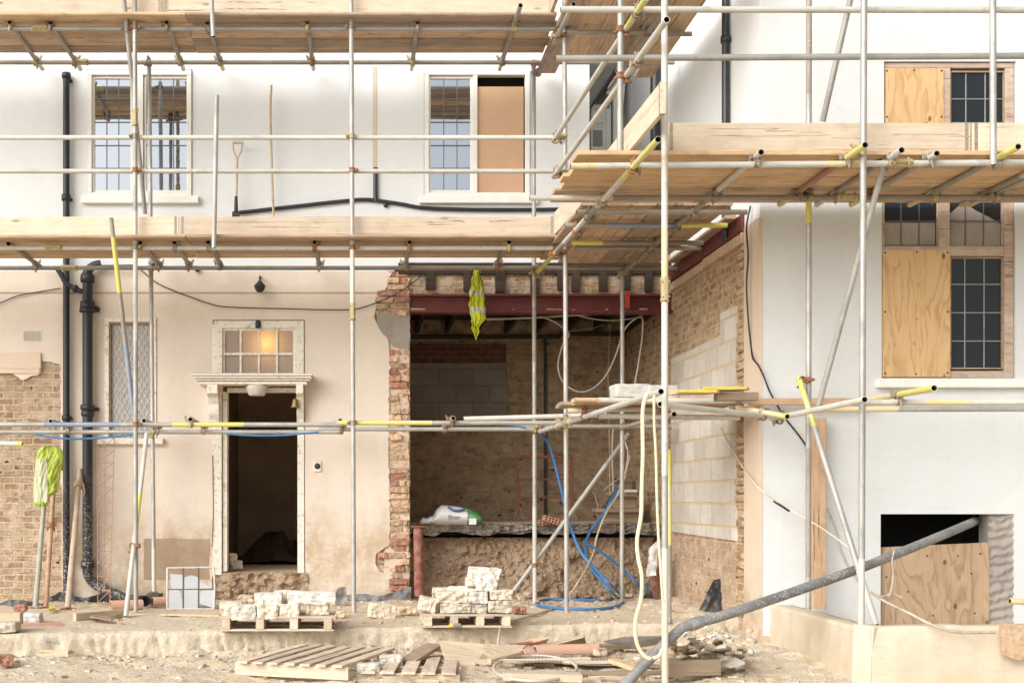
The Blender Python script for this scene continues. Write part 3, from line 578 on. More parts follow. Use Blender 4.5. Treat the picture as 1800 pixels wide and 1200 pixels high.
upwin(153, 338, (233, 252), ((166, 229), (257, 328)), 'white leaded casement window of two lights upstairs')
wn = upwin(745, 932, (831, 839), ((757, 827),), 'white window upstairs with one leaded light and one hardboard panel')
mb = MB(); mb.pb(839.5, 920.5, 152, 340, YF + .01, YF + .03, bev=.001); part(mb, 'hardboard_panel', m['mdf'], wn)
# ground floor window with lattice
mb = MB()
for a in ((184, 275, 558, 566), (184, 192, 566, 770), (267, 275, 566, 770)): mb.pb(*a, YF - .02, YF + .08, bev=.004)
w = part(mb, 'window', m['opaint'], house, 'narrow window with diamond lattice glass beside the soil pipe')
mb = MB()
for a in ((192, 195, 566, 770), (264, 267, 566, 770), (195, 264, 566, 570)): mb.pb(*a, YF + .0, YF + .05, bev=.002)
part(mb, 'casement', m['oldw'], w)
mb = MB(); mb.pb(195, 264, 570, 770, YF + .04, YF + .046); part(mb, 'pane', m['latglass'], w)
mb = MB(); A, B = q(195, 770); C_, D = q(264, 570)
for i in range(-14, 24):
    for sg in (1, -1):
        xx = A + i * .0655; k_ = sg * 1.85; pts = []
        for zz in (B, D):
            pass
        # clip the sloping came to the pane
        def X_(z): return xx + (z - B) / k_ if sg == 1 else xx - (z - B) / 1.85
        z0, z1 = B, D
        zA = B + (A - xx) * 1.85 * sg; zC = B + (C_ - xx) * 1.85 * sg
        lo, hi = sorted((zA, zC)); z0 = max(z0, lo); z1 = min(z1, hi)
        if z1 - z0 > .02: mb.tube((X_(z0), YF + .036, z0), (X_(z1), YF + .036, z1), .005, hollow=False, n=5)
part(mb, 'lattice_bars', m['leadw'], w)
mb = MB(); mb.pb(172, 288, 770, 781, YF - .06, YF + .02, bev=.006); part(mb, 'sill', m['opaint'], w)
# air vent
mb = MB(); A = [q(40.5, 580.5), q(73, 580.5), q(73, 600), q(40.5, 600)]; hs_ = []
for i in range(8):
    for j in range(5): hs_.append(rect(42.2 + i * 3.8, 44.6 + i * 3.8, 582.2 + j * 3.6, 584.6 + j * 3.6))
mb.plate([A] + hs_, fr(YF - .008), .012); av = part(mb, 'air_brick', m['opaint'], label='small square holed air vent left of the downpipes')
mb = MB(); mb.pb(41.5, 72, 581.5, 599, YF - .0025, YF - .0005); part(mb, 'vent_back', m['iron'], av)
# lamp on the wall
mb = MB(); c = P(458, 506, SFAC) + V((0, -.12, 0)); mb.tube(c + V((0, .12, .12)), c + V((0, .03, .11)), .012, hollow=False); mb.tube(c + V((0, .03, .12)), c + V((0, 0, .03)), .012, hollow=False)
mb.lathe([(0, .065), (.022, .06), (.034, .04), (.062, .01), (.068, -.005), (.058, -.012), (.055, -.035), (.035, -.062), (0, -.072)], c); part(mb, 'bulkhead_lamp', m['iron'], label='round dark bulkhead lamp above the fanlight')
# pipes on the main house
def vp(mb, x, y0, y1, r, off, s=SFAC): mb.tube(P(x, y0, s) + V((0, -off, 0)), P(x, y1, s) + V((0, -off, 0)), r, hollow=False, n=18)
def collar(mb, x, y, h, r, off): mb.lathe([(r * .8, -h), (r, -h), (r * 1.05, 0), (r, h), (r * .8, h)], P(x, y, SFAC) + V((0, -off, 0)))
mb = MB(); vp(mb, 119, 140, 1066, .038, .07); collar(mb, 119, 137, .03, .05, .07); collar(mb, 118.5, 350, .035, .05, .07); collar(mb, 119, 735, .03, .05, .07)
for y in (144, 352, 735): mb.pb(112, 128, y - 2, y + 2, YF - .05, YF, bev=.003)
part(mb, 'downpipe', m['blacksp'], label='slim black downpipe running the full height at the left')
mb = MB(); vp(mb, 157, 480, 985, .058, .1)
for y, h, r in ((492, .045, .078), (540, .05, .082), (548, .02, .09), (717, .03, .08), (728, .03, .07), (990, .045, .075)): collar(mb, 157, y, h, r, .1)
mb.pb(146, 176, 540, 549, YF - .06, YF, bev=.01); mb.pb(146, 175, 716, 722, YF - .06, YF, bev=.008)
O = V((0, -.1, 0)); mb.path([P(157, 985, SFAC) + O, P(158, 1008, SFAC) + O, P(172, 1026, SFAC) + O, P(215, 1042, SFAC) + O + V((0, -.2, 0)), P(250, 1052, SFAC) + O + V((0, -.45, 0))], .058, n=16)
mb.path([P(157, 488, SFAC) + O, P(158, 478, SFAC) + O, P(168, 470, SFAC) + O, P(180, 467, SFAC) + O], .05, n=14); mb.path([P(176, 471, SFAC) + O, P(240, 470, SFAC) + O], .016, n=10)
mb.path([P(147, 515, SFAC) + O, P(132, 508, SFAC) + O, P(120, 500, SFAC) + O, P(112, 487, SFAC) + O, P(104, 474, SFAC) + O], .03, n=12)
mb.lathe([(.03, 0), (.05, .03), (.03, .06)], P(140, 511, SFAC) + O, (-1, 0, .3))
part(mb, 'soil_pipe', m['blacksp'], label='thick black cast iron soil pipe bending along the ground')
def wirep(pts, r, name, mt, par=house, Y=YF, off=.02, label=None, s=SFAC):
    mb = MB(); mb.path([P(x, y, s) + V((0, -off, 0)) for x, y in pts], r, n=6); return part(mb, name, mt, par, label)
wirep([(-40, 545), (0, 533), (30, 521), (60, 515), (108, 507)], .006, 'wall_cable', m['wire'])
wirep([(245, 472), (275, 497), (310, 513), (340, 524), (365, 533), (400, 540), (500, 543), (600, 545), (640, 540), (700, 515), (745, 482)], .006, 'wall_cable', m['wire'])
wirep([(374, 800), (375, 900), (373, 960)], .004, 'wall_cable', m['wire'])
wirep([(420, 375), (500, 366), (600, 355), (645, 352), (700, 359), (740, 366), (800, 369), (900, 370), (985, 369)], .022, 'waste_pipe', m['black'], off=.03, label='black waste pipe sloping across the white upper wall')
wirep([(660, 296), (660, 345), (661, 356)], .026, 'vent_pipe', m['black'], off=.03, label='short upright black pipe joining the waste pipe')
for x, y in ((678, 361), (347, 474)): mb = MB(); mb.lathe([(0, .04), (.028, .04), (.028, 0)], P(x, y, SFAC), (0, -1, 0)); part(mb, 'pipe_stub', m['black'])
# shell of both houses (outside walls and roofs)
mb = MB(); mb.box((L0, 19.4, 0), (XW, 19.6, ZT)); mb.box((L0 - .2, YF + .03, 0), (L0, 19.6, ZT)); mb.box((L0 - .2, YF + .03, ZT), (2.69, 19.6, ZT + .2)); mb.box((2.5, YF + .3, 4.3), (2.69, 19.4, ZT))
mb.box((2.5, YF + .05, 4.25), (XW, 17.6, 4.4)); part(mb, 'outer_wall', m['white'])
mb = MB(); mb.box((2.69, 17.5, 4.4), (XW, 17.6, ZT)); part(mb, 'recess_wall', m['cement'])
# recess: white panelled door and dark sloping verge
mb = MB(); Yr = 17.45
mb.pb(1036, 1064, 196, 300, Yr - .02, Yr, SB, bev=.004); mb.pb(1036, 1068, 190, 197, Yr - .05, Yr, SB, bev=.004); mb.pb(1062, 1070, 190, 300, Yr - .05, Yr, SB, bev=.004)
mb.pb(1037, 1058, 206, 222, Yr - .035, Yr - .02, SB, bev=.004); mb.pb(1037, 1058, 226, 229, Yr - .035, Yr - .02, SB, bev=.003); dr = part(mb, 'recess_door', m['wpaint'], house, 'white panelled door seen in the gap between house and wing')
mb = MB(); mb.pb(1039, 1056, 234, 262, Yr - .03, Yr - .021, SB, bev=.003); part(mb, 'panel', m['cement'], dr)
mb = MB(); mb.plate([[q(1030, 200, SB), q(1030, 92, SB), q(1102, 92, SB), q(1090, 112, SB), q(1040, 186, SB)]], fr(Yr - .12), .1); part(mb, 'gable_slates', m['slate'])
mb = MB(); mb.plate([[q(1036, 196, SB), q(1036, 190, SB), q(1088, 112, SB), q(1093, 114, SB)]], fr(Yr - .2), .18); part(mb, 'verge_board', m['black'])
mb = MB(); mb.plate([[q(1060, 172, SB), q(1076, 150, SB), q(1090, 128, SB), q(1096, 130, SB), q(1080, 300, SB), q(1073, 300, SB), q(1073, 180, SB)]], fr(Yr - .1), .1); part(mb, 'corner_board', m['wpaint'])
# ---- wing
side = sdw(XW)
def zs(py, s): return EYE + (CY - py) / s
mb = MB(); mb.plate([[(YW + .03, -.1), (YW + .03, 3.95), (17.55, 3.95), (17.55, -.1)]], sdw(XW + .01), .25); part(mb, 'brick_side', m['brick_side'], wing)
mb = MB(); mb.plate([[(YW + .002, 3.94), (YW + .002, ZT), (19.6, ZT), (19.6, 3.94)]], sdw(XW - .003), .25); part(mb, 'upper_side_render', m['white'], wing)
mb = MB(); mb.plate([[(YW - .004, -.1), (YW - .004, 3.94), (12.19, 3.94)] + rag([(12.19, 3.94), (12.19, .35), (12.25, .2), (12.3, -.1)], .008, .1, 4)], sdw(XW - .012), .03); part(mb, 'corner_render', m['beige'], wing)
S = lambda px: F / ((px - CX) / XW)
blk = [(12.47, 1.02), (12.47, 3.26), (13.0, 3.26), (13.0, 3.04), (13.9, 3.035), (13.9, 3.03), (15.02, 3.03), (15.02, 1.05)]
mb = MB(); mb.plate([blk], sdw(XW - .008), .02); part(mb, 'block_infill', m['block'], wing, 'grey blockwork filling the side of the wing')
mb = MB(); mb.plate([rag([(12.47, 1.0), (13.2, 1.02), (14.2, .98), (15.02, 1.03), (15.02, .1), (12.47, .1), (12.47, 1.0)], .03, .08, 6)[:-1]], sdw(XW - .004), .03); part(mb, 'rough_render', m['brick_low'], wing)
for i in range(46):
    z = .3 + i * .078
    if R.random() < .8: y0 = 12.2 + R.uniform(0, .02); mb = MB(); mb.box((XW - R.uniform(.005, .03), y0, z), (XW + .1, 12.46 - R.uniform(-.02, .08), z + .068), bev=.012); lump(mb); part(mb, 'toothed_brick', m['brick_side'], wing)
mb = MB(); mb.box((XW - .035, 12.2, 3.92), (XW + .06, 15.0, 4.07)); mb.box((XW - .055, 12.2, 3.905), (XW + .06, 15.0, 3.92)); part(mb, 'steel_beam', m['steelred'], wing, 'dark red steel beam along the side of the wing')
mb = MB(); mb.box((XW - .04, 12.2, 3.8), (XW + .06, 13.55, 3.9), bev=.004); mb.box((XW - .025, 13.56, 3.8), (XW + .06, 15.0, 3.895), bev=.004); part(mb, 'wall_plate', m['board'], wing)
o1 = rect(1554, 1786, 108, 262, SWW); o2 = rect(1550, 1785, 338, 665, SWW); o3 = rect(1548, 1783, 903, 1102, SWW)
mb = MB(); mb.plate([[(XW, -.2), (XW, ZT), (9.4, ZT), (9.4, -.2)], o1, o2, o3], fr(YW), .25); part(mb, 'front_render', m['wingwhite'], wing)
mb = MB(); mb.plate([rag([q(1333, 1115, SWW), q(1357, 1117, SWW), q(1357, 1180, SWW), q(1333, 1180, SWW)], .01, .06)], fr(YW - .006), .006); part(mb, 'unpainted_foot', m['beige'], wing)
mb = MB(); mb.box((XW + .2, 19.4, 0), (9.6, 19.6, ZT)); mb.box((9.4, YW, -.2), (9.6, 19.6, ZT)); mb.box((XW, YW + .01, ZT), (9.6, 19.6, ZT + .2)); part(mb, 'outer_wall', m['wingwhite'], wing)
mb = MB(); mb.box((XW + .26, YW + 1.3, -.6), (9.4, YW + 1.35, 7)); mb.box((XW + .26, YW + .26, -.6), (9.4, YW + 1.3, -.55)); part(mb, 'unlit_room_backing', m['iron'], wing)  # near-black back and floor, the darkness inside the wing put into colour
# wing windows
def wframe(bars, label):
    mb = MB()
    for a in bars: mb.pb(*a, YW + .02 + R.uniform(0, .006), YW + .14, SWW, bev=.005)
    return part(mb, 'window', m['winw'], wing, label)
uw = wframe([(1555, 1785, 109, 118), (1555, 1557.5, 118, 262), (1660, 1673, 118, 262), (1770, 1785, 118, 262), (1558, 1770, 255, 262)], 'upper wing window, left light boarded with plywood')
leaded(uw, 1676, 1768, 125, 252, (1703, 1737), (171, 213), SWW, YW + .05, m['oldw'], m['dkglass'], m['leadg'], 3)
mb = MB(); mb.pb(1557.5, 1660, 119, 258, YW + .012, YW + .03, SWW, bev=.001); part(mb, 'plywood_panel', m['ply'], uw)
lw = wframe([(1551, 1784, 338, 347), (1551, 1557, 347, 664), (1653, 1672, 347, 664), (1768, 1784, 347, 664), (1557, 1768, 432, 449), (1557, 1768, 651, 664)], 'tall lower wing window, boarded with plywood at lower left')
leaded(lw, 1559, 1652, 350, 430, (1589, 1621), (386,), SWW, YW + .06, m['winw'], m['dkglass'], m['lead'], 2)
leaded(lw, 1674, 1766, 350, 430, (1703, 1735), (386,), SWW, YW + .06, m['winw'], m['dkglass'], m['lead'], 2)
leaded(lw, 1676, 1765, 453, 645, (1701, 1735), (498, 548, 598), SWW, YW + .05, m['oldw'], m['dkglass'], m['leadg'], 3)
mb = MB(); mb.pb(1551.5, 1671, 439, 662, YW + .004, YW + .02, SWW, bev=.001); part(mb, 'plywood_panel', m['ply'], lw)
mb = MB(); mb.pb(1538, 1812, 666, 682, YW - .08, YW + .05, SWW, bev=.006); part(mb, 'sill', m['wpaint'], lw)
mb = MB(); mb.pb(1559, 1650, 388, 428, YW + .0712, YW + .0785, SWW); part(mb, 'packing_sheet', m['vizp'] if False else plain('packing_paper', (.34, .31, .26), (.26, .22, .19), .9, sc=5), lw, 'crumpled pale sheet behind the top left panes')
mb = MB(); mb.plate([rag([q(1676, 430, SWW), q(1676, 372, SWW), q(1700, 352, SWW), q(1765, 390, SWW), q(1765, 430, SWW)], .01, .1)], fr(YW + .0712), .008); part(mb, 'packing_sheet', bpy.data.materials['packing_paper'], lw)
# low opening in the wing
mb = MB(); mb.plate([rag([q(1549, 1102, SWW), q(1549, 962, SWW), q(1744, 953, SWW), q(1744, 1102, SWW)], .001, .5)], fr(YW + .05), .018); part(mb, 'plywood_panel', m['plyo'], wing, 'weathered plywood sheet across the low opening in the wing')
s = MB(); 
vs = []; n1, n2 = 14, 60
for j in range(n2 + 1):
    for i in range(n1 + 1):
        px = 1744 + 40 * i / n1; py = 902 + 202 * j / n2; a = P(px, py, SWW); vs.append(a + V((.012 * nz((0, 0, j), .6) if i == 0 else 0, .02 + .04 * (1 - i / n1) + .018 * math.sin(j * 1.35 + 3 * nz((i, j, 0), .2) + i * .25), 0)))
n = n1 + 1; s.add(vs, [(j * n + i, j * n + i + 1, (j + 1) * n + i + 1, (j + 1) * n + i) for j in range(n2) for i in range(n1)], 0, True); part(s, 'rough_jamb', m['cement'], wing, 'ribbed grey mortar jamb of the low opening')
mb = MB(); mb.box((q(1744, 0, SWW)[0], YW + .08, .2), (q(1790, 0, SWW)[0], YW + .25, 1.3)); part(mb, 'jamb_core', m['cement'], wing)
# pipes and cables on the wing
mb = MB(); a = (XW - .05); mb.tube((a, 12.66, 3.9), (a, 12.66, 7.9), .036, hollow=False, n=18); mb.lathe([(.036, -.03), (.048, -.03), (.048, .03), (.036, .03)], (a, 12.66, EYE + 810 / 181.7)); mb.box((a, 12.62, 5.83), (a + .07, 12.7, 5.87)); part(mb, 'downpipe', m['black'], wing, 'slim black downpipe on the upper side of the wing')
mb = MB(); mb.tube((XW - .09, 15.45, 4.45), (XW - .09, 15.45, 8.2), .06, hollow=False, n=18); part(mb, 'soil_pipe', m['black'], wing, 'thick black pipe in the corner beside the gap')
mb = MB(); mb.path([P(x, y, 192.5) + V((-.03, 0, 0)) for x, y in ((1325, 362), (1318, 400), (1321, 450), (1318, 500), (1321, 560), (1326, 610))] + [V((XW - .035, YW + .1, EYE + (CY - 628) / 196)), V((XW - .03, YW - .03, EYE + (CY - 642) / 196))] + [P(x, y, SWW) + V((0, -.03, 0)) for x, y in ((1340, 660), (1352, 690), (1375, 730), (1400, 762), (1421, 792))], .008, n=6); part(mb, 'side_cable', m['wire'], wing)
mb = MB(); mb.path([P(x, y, SWW) + V((0, -.02, 0)) for x, y in ((1453, 893), (1468, 930), (1476, 965), (1494, 1003), (1520, 1035))], .007, n=6); part(mb, 'side_cable', m['cable'], wing)
# plinth wall round the light well, fill behind
s = MB()
def rockwall(mb, pts, z0, z1, t, seed):
    for (a, b) in zip(pts, pts[1:]):
        a = V((*a, 0)); b = V((*b, 0)); L = (b - a).length; d = (b - a) / L; nn = V((d.y, -d.x, 0)); k = int(L / .05); prof = [(0, 0), (0, .2), (0, .4), (0, .6), (0, .8), (0, .95), (.02, 1), (.3, 1.0), (.7, 1.0), (1, .99), (1, 0)]
        vs = []
        for i in range(k + 1):
            p = a + d * L * i / k
            for u, h in prof:
                z = z0 + (z1 - z0) * h; o = .022 * nz((p.x, p.y, z * 1 + seed), 2.6, 4) + .006 * nz((p.x, p.y, z + seed), 16, 2)
                vs.append(p - nn * (t * u) * 1 + nn * (o if u < .5 else 0) + V((0, 0, z + (o * .5 if h > .9 else 0))))
        n = len(prof); mb.add(vs, [(i * n + j, i * n + j + 1, (i + 1) * n + j + 1, (i + 1) * n + j) for i in range(k) for j in range(n - 1)], 0, True)
        mb.add(vs[:n], [tuple(range(n))]); mb.add(vs[-n:], [tuple(range(n))])
ptop = .47
rockwall(s, [(3.72, 11.74), (3.70, 9.75)], -.1, ptop, .2, 1); rockwall(s, [(3.70, 9.75), (3.78, 9.58), (8.6, 9.50)], -.1, ptop + .015, .22, 2)
tag(s.build('plinth_wall', m['plinth']), 'low yellowish concrete upstand wall in front of the wing, holding the scaffold feet', 'wall')
s = MB(); grid(s, [3.8 + i * .05 for i in range(100)], [9.7 + i * .055 for i in range(38)], lambda x, y: V((x, y, .44 - .16 * max(0, min(1, (x - 3.9) / .7)) + .02 * nz((x, y, 0), 5, 4)))); tag(s.build('rubble_fill', m['terr']), kind='structure')
mb = MB(); mb.plate([rag([q(1752, 1096, 241), q(1840, 1096, 241), q(1840, 1150, 241), q(1800, 1143, 241), q(1786, 1158, 241), q(1758, 1150, 241), q(1752, 1096, 241)], .012, .04, 9)[:-1]], fr(9.47), .05); tag(mb.build('brick_patch', m['bricklump']), 'broken reddish patch in the face of the low concrete wall at the right edge', 'brick patch')

for par, pts, dy in ((uw, ((1560, 124), (1656, 124), (1560, 205), (1656, 205), (1608, 123)), .011), (lw, ((1556, 444), (1612, 443), (1666, 444), (1556, 548), (1666, 548), (1556, 656), (1610, 657), (1666, 655)), .003), (wing, ((1562, 1014), (1634, 977), (1688, 977), (1728, 973), (1712, 1008), (1600, 1040), (1718, 1078), (1644, 1082)), .049)):
    for x, y in pts: mb = MB(); mb.lathe([(0, .002), (.009, .0015), (.009, 0)], P(x, y, SWW) + V((0, dy, 0)) - V((P(x, y, SWW) * 0)), (0, -1, 0), 8); part(mb, 'screw', m['iron'], par)
# ---------------------------------------------------------------- scaffolds
TR = .02415
bm = MB()
def band(mb, c, ax, r):
    ax = V(ax); mb.lathe([(r, -.024), (r + .008, -.024), (r + .009, -.018), (r + .006, -.012), (r + .006, .012), (r + .009, .018), (r + .008, .024), (r, .024)], c, ax, 14)
band(bm, (0, -.026, 0), (0, 0, 1), TR); band(bm, (0, .026, 0), (1, 0, 0), TR)
bm.box((-.022, -.012, -.022), (.022, .012, .022), bev=.004)
for c, d in (((-.052, -.03, 0), (0, -1, 0)), ((0, .03, -.052), (0, 1, -.3))):
    c = V(c); d = V(d).normalized(); bm.tube(c - d * .035, c + d * .04, .0075, n=7, hollow=False); bm.tube(c + d * .012, c + d * .026, .014, n=6, hollow=False)
bm.box((-.06, -.045, -.016), (-.03, -.008, .016), bev=.004); bm.box((-.016, .008, -.06), (.016, .045, -.03), bev=.004)
def coupmesh(mt):
    o = bm.build('coupler', mt, None, Matrix.Identity(4)); me = o.data; PM.pop(o.name); bpy.data.objects.remove(o); return me
CM = [coupmesh(m['coup']), coupmesh(m['coup']), coupmesh(m['coupr']), coupmesh(m['couply'])]
sl2 = MB(); sl2.lathe([(TR, -.09), (TR + .009, -.09), (TR + .009, -.07), (TR + .005, -.06), (TR + .005, .06), (TR + .009, .07), (TR + .009, .09), (TR, .09)], (0, 0, 0), (1, 0, 0), 14)
sl2.box((-.085, -.016, TR), (.085, .016, TR + .022), bev=.004)
for x in (-.055, .055): sl2.tube((x, -.03, TR + .012), (x, .03, TR + .012), .008, n=6, hollow=False)
so_ = sl2.build('sleeve_coupler', m['couply'], None, Matrix.Identity(4)); SLM = so_.data; PM.pop(so_.name); bpy.data.objects.remove(so_)
TUBES = {}
def tube(sc, kind, p0, p1, mt='tube', bands=None, label=None, joints=(), nocoup=False, r=TR):
    p0 = V(p0); p1 = V(p1); mats = [m[mt], m['hole']]; bb = []
    if bands:
        for t0, t1, k_ in bands:
            if m[k_] not in mats: mats.append(m[k_])
            bb.append((t0, t1, mats.index(m[k_])))
    mb = MB(); mb.tube(p0, p1, r, n=16, bands=bb, min_=1); o = mb.build(kind, mats, sc, frame(p0, p1 - p0))
    if label: o['label'] = label
    if not nocoup: TUBES.setdefault(sc.name, []).append((o, p0, p1))
    for t in joints:
        c = bpy.data.objects.new('sleeve_coupler', SLM); COL.objects.link(c); M = frame(p0 + (p1 - p0) * t, p1 - p0, (0, -1, .3)); put(c, M, o)
    return o
def clos(a0, a1, b0, b1):
    u = a1 - a0; v = b1 - b0; w = a0 - b0; a = u.dot(u); b = u.dot(v); c = v.dot(v); d = u.dot(w); e = v.dot(w); D = a * c - b * b
    if D < 1e-4 * a * c: return None
    s = (b * e - c * d) / D; t = (a * e - b * d) / D
    if not (-.005 <= s <= 1.005 and -.005 <= t <= 1.005): return None
    return a0 + u * s, b0 + v * t
def couplers(lst):
    n = 0
    for i in range(len(lst)):
        for j in range(i + 1, len(lst)):
            o1, a0, a1 = lst[i]; o2, b0, b1 = lst[j]; cc = clos(a0, a1, b0, b1)
            if not cc: continue
            p, q_ = cc; d = (p - q_).length
            if d > .10: continue
            A = (a1 - a0).normalized(); B = (b1 - b0).normalized()
            nn = A.cross(B).normalized()
            if nn.dot(q_ - p) < 0: nn = -nn
            Z = A; X = nn.cross(Z).normalized()
            if R.random() < .5: Z = -Z; X = nn.cross(Z).normalized()
            M = Matrix((X, nn, Z)).transposed().to_4x4(); M.translation = (p + q_) / 2
            c = bpy.data.objects.new('coupler', R.choice(CM)); COL.objects.link(c); put(c, M, o1); n += 1
    return n
ms_ = thing('scaffold', (-1, 13.45, .25), 'long two lift tube scaffold along the front of the cream and white main house', 'scaffold')
ws_ = thing('scaffold', (4.2, 10.0, .45), 'tube scaffold wrapped round the corner of the white wing at the right', 'scaffold')
Yf = F / SMF; Yi = F / SMI
def X(px, s): return (px - CX) / s
def Zr(r): return EYE + r
# main scaffold: standards
def std(sc, px0, py0, px1, py1, s, **k): return tube(sc, 'standard', P(px0, py0, s), P(px1, py1, s), **k)
z0 = -1.15
def gy(s, z=-1.145): return CY - z * s
std(ms_, 239, gy(SMF), 237, -60, SMF, mt='tube', bands=[(.42, .62, 'tubew')], joints=(.765,))
std(ms_, 622, gy(SMF), 617, -60, SMF, mt='tube', bands=[(.0, .12, 'tube'), (.46, .56, 'tubew')], joints=(.465,))
std(ms_, 996, gy(SMF, -1.21), 992, -60, SMF, mt='tube')
std(ms_, 271, gy(SMI), 262, 103, SMI, mt='tube', bands=[(.0, .1, 'tubew'), (.58, .62, 'tubed')])
std(ms_, 940, gy(SMI), 938, 116, SMI, mt='tube', bands=[(0, .18, 'tubew'), (.45, .55, 'tubed')])
std(ms_, 1093, gy(SMI), 1094, 470, SMI, mt='tube')
# guard posts
tube(ms_, 'guard_post', P(376, 436, 173.5), P(381, 168, 173.5), 'tube'); tube(ms_, 'guard_post', P(375, 65, 173.5), P(369, -60, 173.5), 'tube')
# braces
tube(ms_, 'brace', P(214, -40, 173), P(255, 376, 163), 'tube'); tube(ms_, 'brace', P(195, 383, 176), P(236, 735, 168), 'tube', [(.09, .36, 'tubey'), (.36, .62, 'tubed'), (.62, 1, 'tubeb')])
tube(ms_, 'brace', P(258, 762, 160), P(221, gy(178), 178), 'tubew', [(.35, .6, 'tubey')])
tube(ms_, 'brace', P(1105, 762, 153.5), P(903, 1038, 157), 'tube', [(0, .2, 'tubed')])
# ledgers and guard rails (behind the standards)
off = .052
sL = F / (Yf + off)
def led(py, x0, x1, s, kind='ledger', **k): return tube(ms_, kind, P(x0, py, s), P(x1, py, s), **k)
led(51, -180, 987, sL, joints=(.215,)); led(436, -180, 985, sL, mt='tubew', joints=(.235,)); led(436, 1012, 1232, sL, mt='tubed')
led(242, -180, 972, sL, 'guard_rail', mt='tubew'); led(301, -180, 972, sL, 'guard_rail', mt='tubew')
led(746, -180, 600, sL, mt='tube', bands=[(.33, .5, 'tubeb'), (.62, .78, 'tubey')]); led(743, 585, 1000, sL, mt='tube', bands=[(.02, .42, 'tubey')])
tube(ms_, 'ledger', P(815, 736, 176), P(1066, 729, 176), 'tubew')
si = F / (Yi - off)
led(110, -180, 1185, si, mt='tubed', joints=(.235,)); led(471, -180, 1192, si, mt='tubed', joints=(.22,)); led(759, -180, 600, si); led(754, 560, 938, si); led(749, 905, 1180, si, mt='tubed', joints=())
tube(ms_, 'handrail_offcut', P(-40, 779, 185), P(39, 780, 185), 'tubew', [(.88, 1, 'tubey')], nocoup=True)
# transoms on top of the ledgers
def trans(sc, x, y, z, smin=154.2, dx=0, **k):
    s = (CY - y) / z; a = P(x, y, s); b = V((a.x + dx, F / smin, a.z)); return tube(sc, 'transom', a, b, **k)
for x, y in ((17, 40), (89, 42), (293, 40), (365, 42), (540, 41), (734, 42), (915, 10)): trans(ms_, x, y, (CY - 51) / sL + .05, dx=R.uniform(-.02, .02), mt='tubed', bands=[(0, .12, 'tube'), (.8, 1, 'tubew')] if x != 365 else [(0, .1, 'tubey'), (.8, 1, 'tubey')])
for x, y in ((15, 428), (247, 427), (307, 427), (366, 426), (553, 426), (720, 426), (895, 426)): trans(ms_, x, y, (CY - 436) / sL + .05, dx=R.uniform(-.02, .02), mt='tubed', bands=[(0, .15, 'tube')])
for x, y in ((89, 740), (253, 739), (335, 737), (598, 739), (797, 735)): trans(ms_, x, y, (CY - 746) / sL + .052, smin=155.5, mt='tube')
# return scaffold along the side of the wing
zU, zM, z1 = 4.79, 2.552, .79
tube(ws_, 'ledger', V((2.03, 14.75, Zr(zM))), V((2.145, 2300 / 248, Zr(2.56))), 'tubed', [(.0, .25, 'tubey'), (.33, .8, 'tubew'), (.55, .62, 'tubed'), (.8, 1, 'tubey')])
tube(ws_, 'ledger', V((3.0, 14.9, Zr(zM))), V((3.08, 2300 / 231.5, Zr(2.645))), 'tubed', [(.78, 1, 'tubew')])
tube(ws_, 'ledger', V((2.05, 14.7, Zr(zU - .01))), V((2.10, 12.6, Zr(zU - .01))), 'tube', [(0, .5, 'tubed')]); tube(ws_, 'ledger', V((2.95, 15.2, Zr(zU))), V((3.02, 12.3, Zr(zU))), 'tubed')  # darker far half is shade under the boards, put into the colour
tube(ws_, 'guard_rail', P(973, 248, 169), P(1136, -3, 235.5), 'tubew', [(.85, 1, 'tubey')]); tube(ws_, 'guard_rail', P(973, 311, 168.6), P(1172, 35, 250), 'tubew')
for y, x0, x1, s, mt, bd in ((373, 1013, 1313, 195, 'tubed', []), (396, 993, 1278, 186, 'tubeb', [(0, .25, 'tubed'), (.7, 1, 'tubey')]), (427, 1000, 1236, 174.5, 'tubed', [(.02, .25, 'tubey'), (.7, 1, 'tubed')]), (57, 996, 1201, 171.5, 'tubed', []), (60, 1150, 1216, 170, 'tubed', [])):
    tube(ws_, 'transom', P(x0, y, s), P(x1, y, s), mt, bd)
tube(ws_, 'standard', P(1091, -60, 221), P(1090, 272, 221), 'tube')
# wing scaffold proper
Ywf = F / SWF; sWL = F / (Ywf + off); sWl = F / (Ywf + .14)
def wt_(kind, x0, y0, x1, y1, s, s1=None, **k): return tube(ws_, kind, P(x0, y0, s), P(x1, y1, s1 or s), **k)
wt_('standard', 1169, 1219, 1168, -60, 238, mt='tubew', bands=[(.0, .2, 'tubep'), (.2, .3, 'tube'), (.3, .42, 'tubew'), (.42, .55, 'tubep'), (.55, .64, 'tubeo')], joints=(.555,))
wt_('standard', 1176, gy(187), 1176, 790, 187, mt='tubed', bands=[(.45, 1, 'tubey')])
wt_('standard', 1514, 1097, 1519, -60, 232, mt='tube', bands=[(0, .1, 'tubew')])
wt_('standard', 1421, 1070, 1422, -60, 206, mt='tube', bands=[(.05, .25, 'tubed'), (.6, .7, 'tubey'), (.8, 1, 'tubed')])
wt_('guard_post', 1746, 290, 1745, -60, 232.5, mt='tube')
wt_('guard_rail', 985, 17, 1900, 18, sWL, mt='tubew'); wt_('guard_rail', 977, 103, 1900, 98, sWL, mt='tube')
wt_('ledger', 1003, 292, 1900, 285, sWL, mt='tubew', bands=[(.0, .05, 'tubeo'), (.05, .16, 'tubew'), (.5, .58, 'tubeo')], joints=(.645,))
wt_('ledger', 931, 348, 1900, 347, 206.5, mt='tubed', bands=[(0, .15, 'tubew')], joints=(.575,))
zt = (CY - 289) / sWL + .05
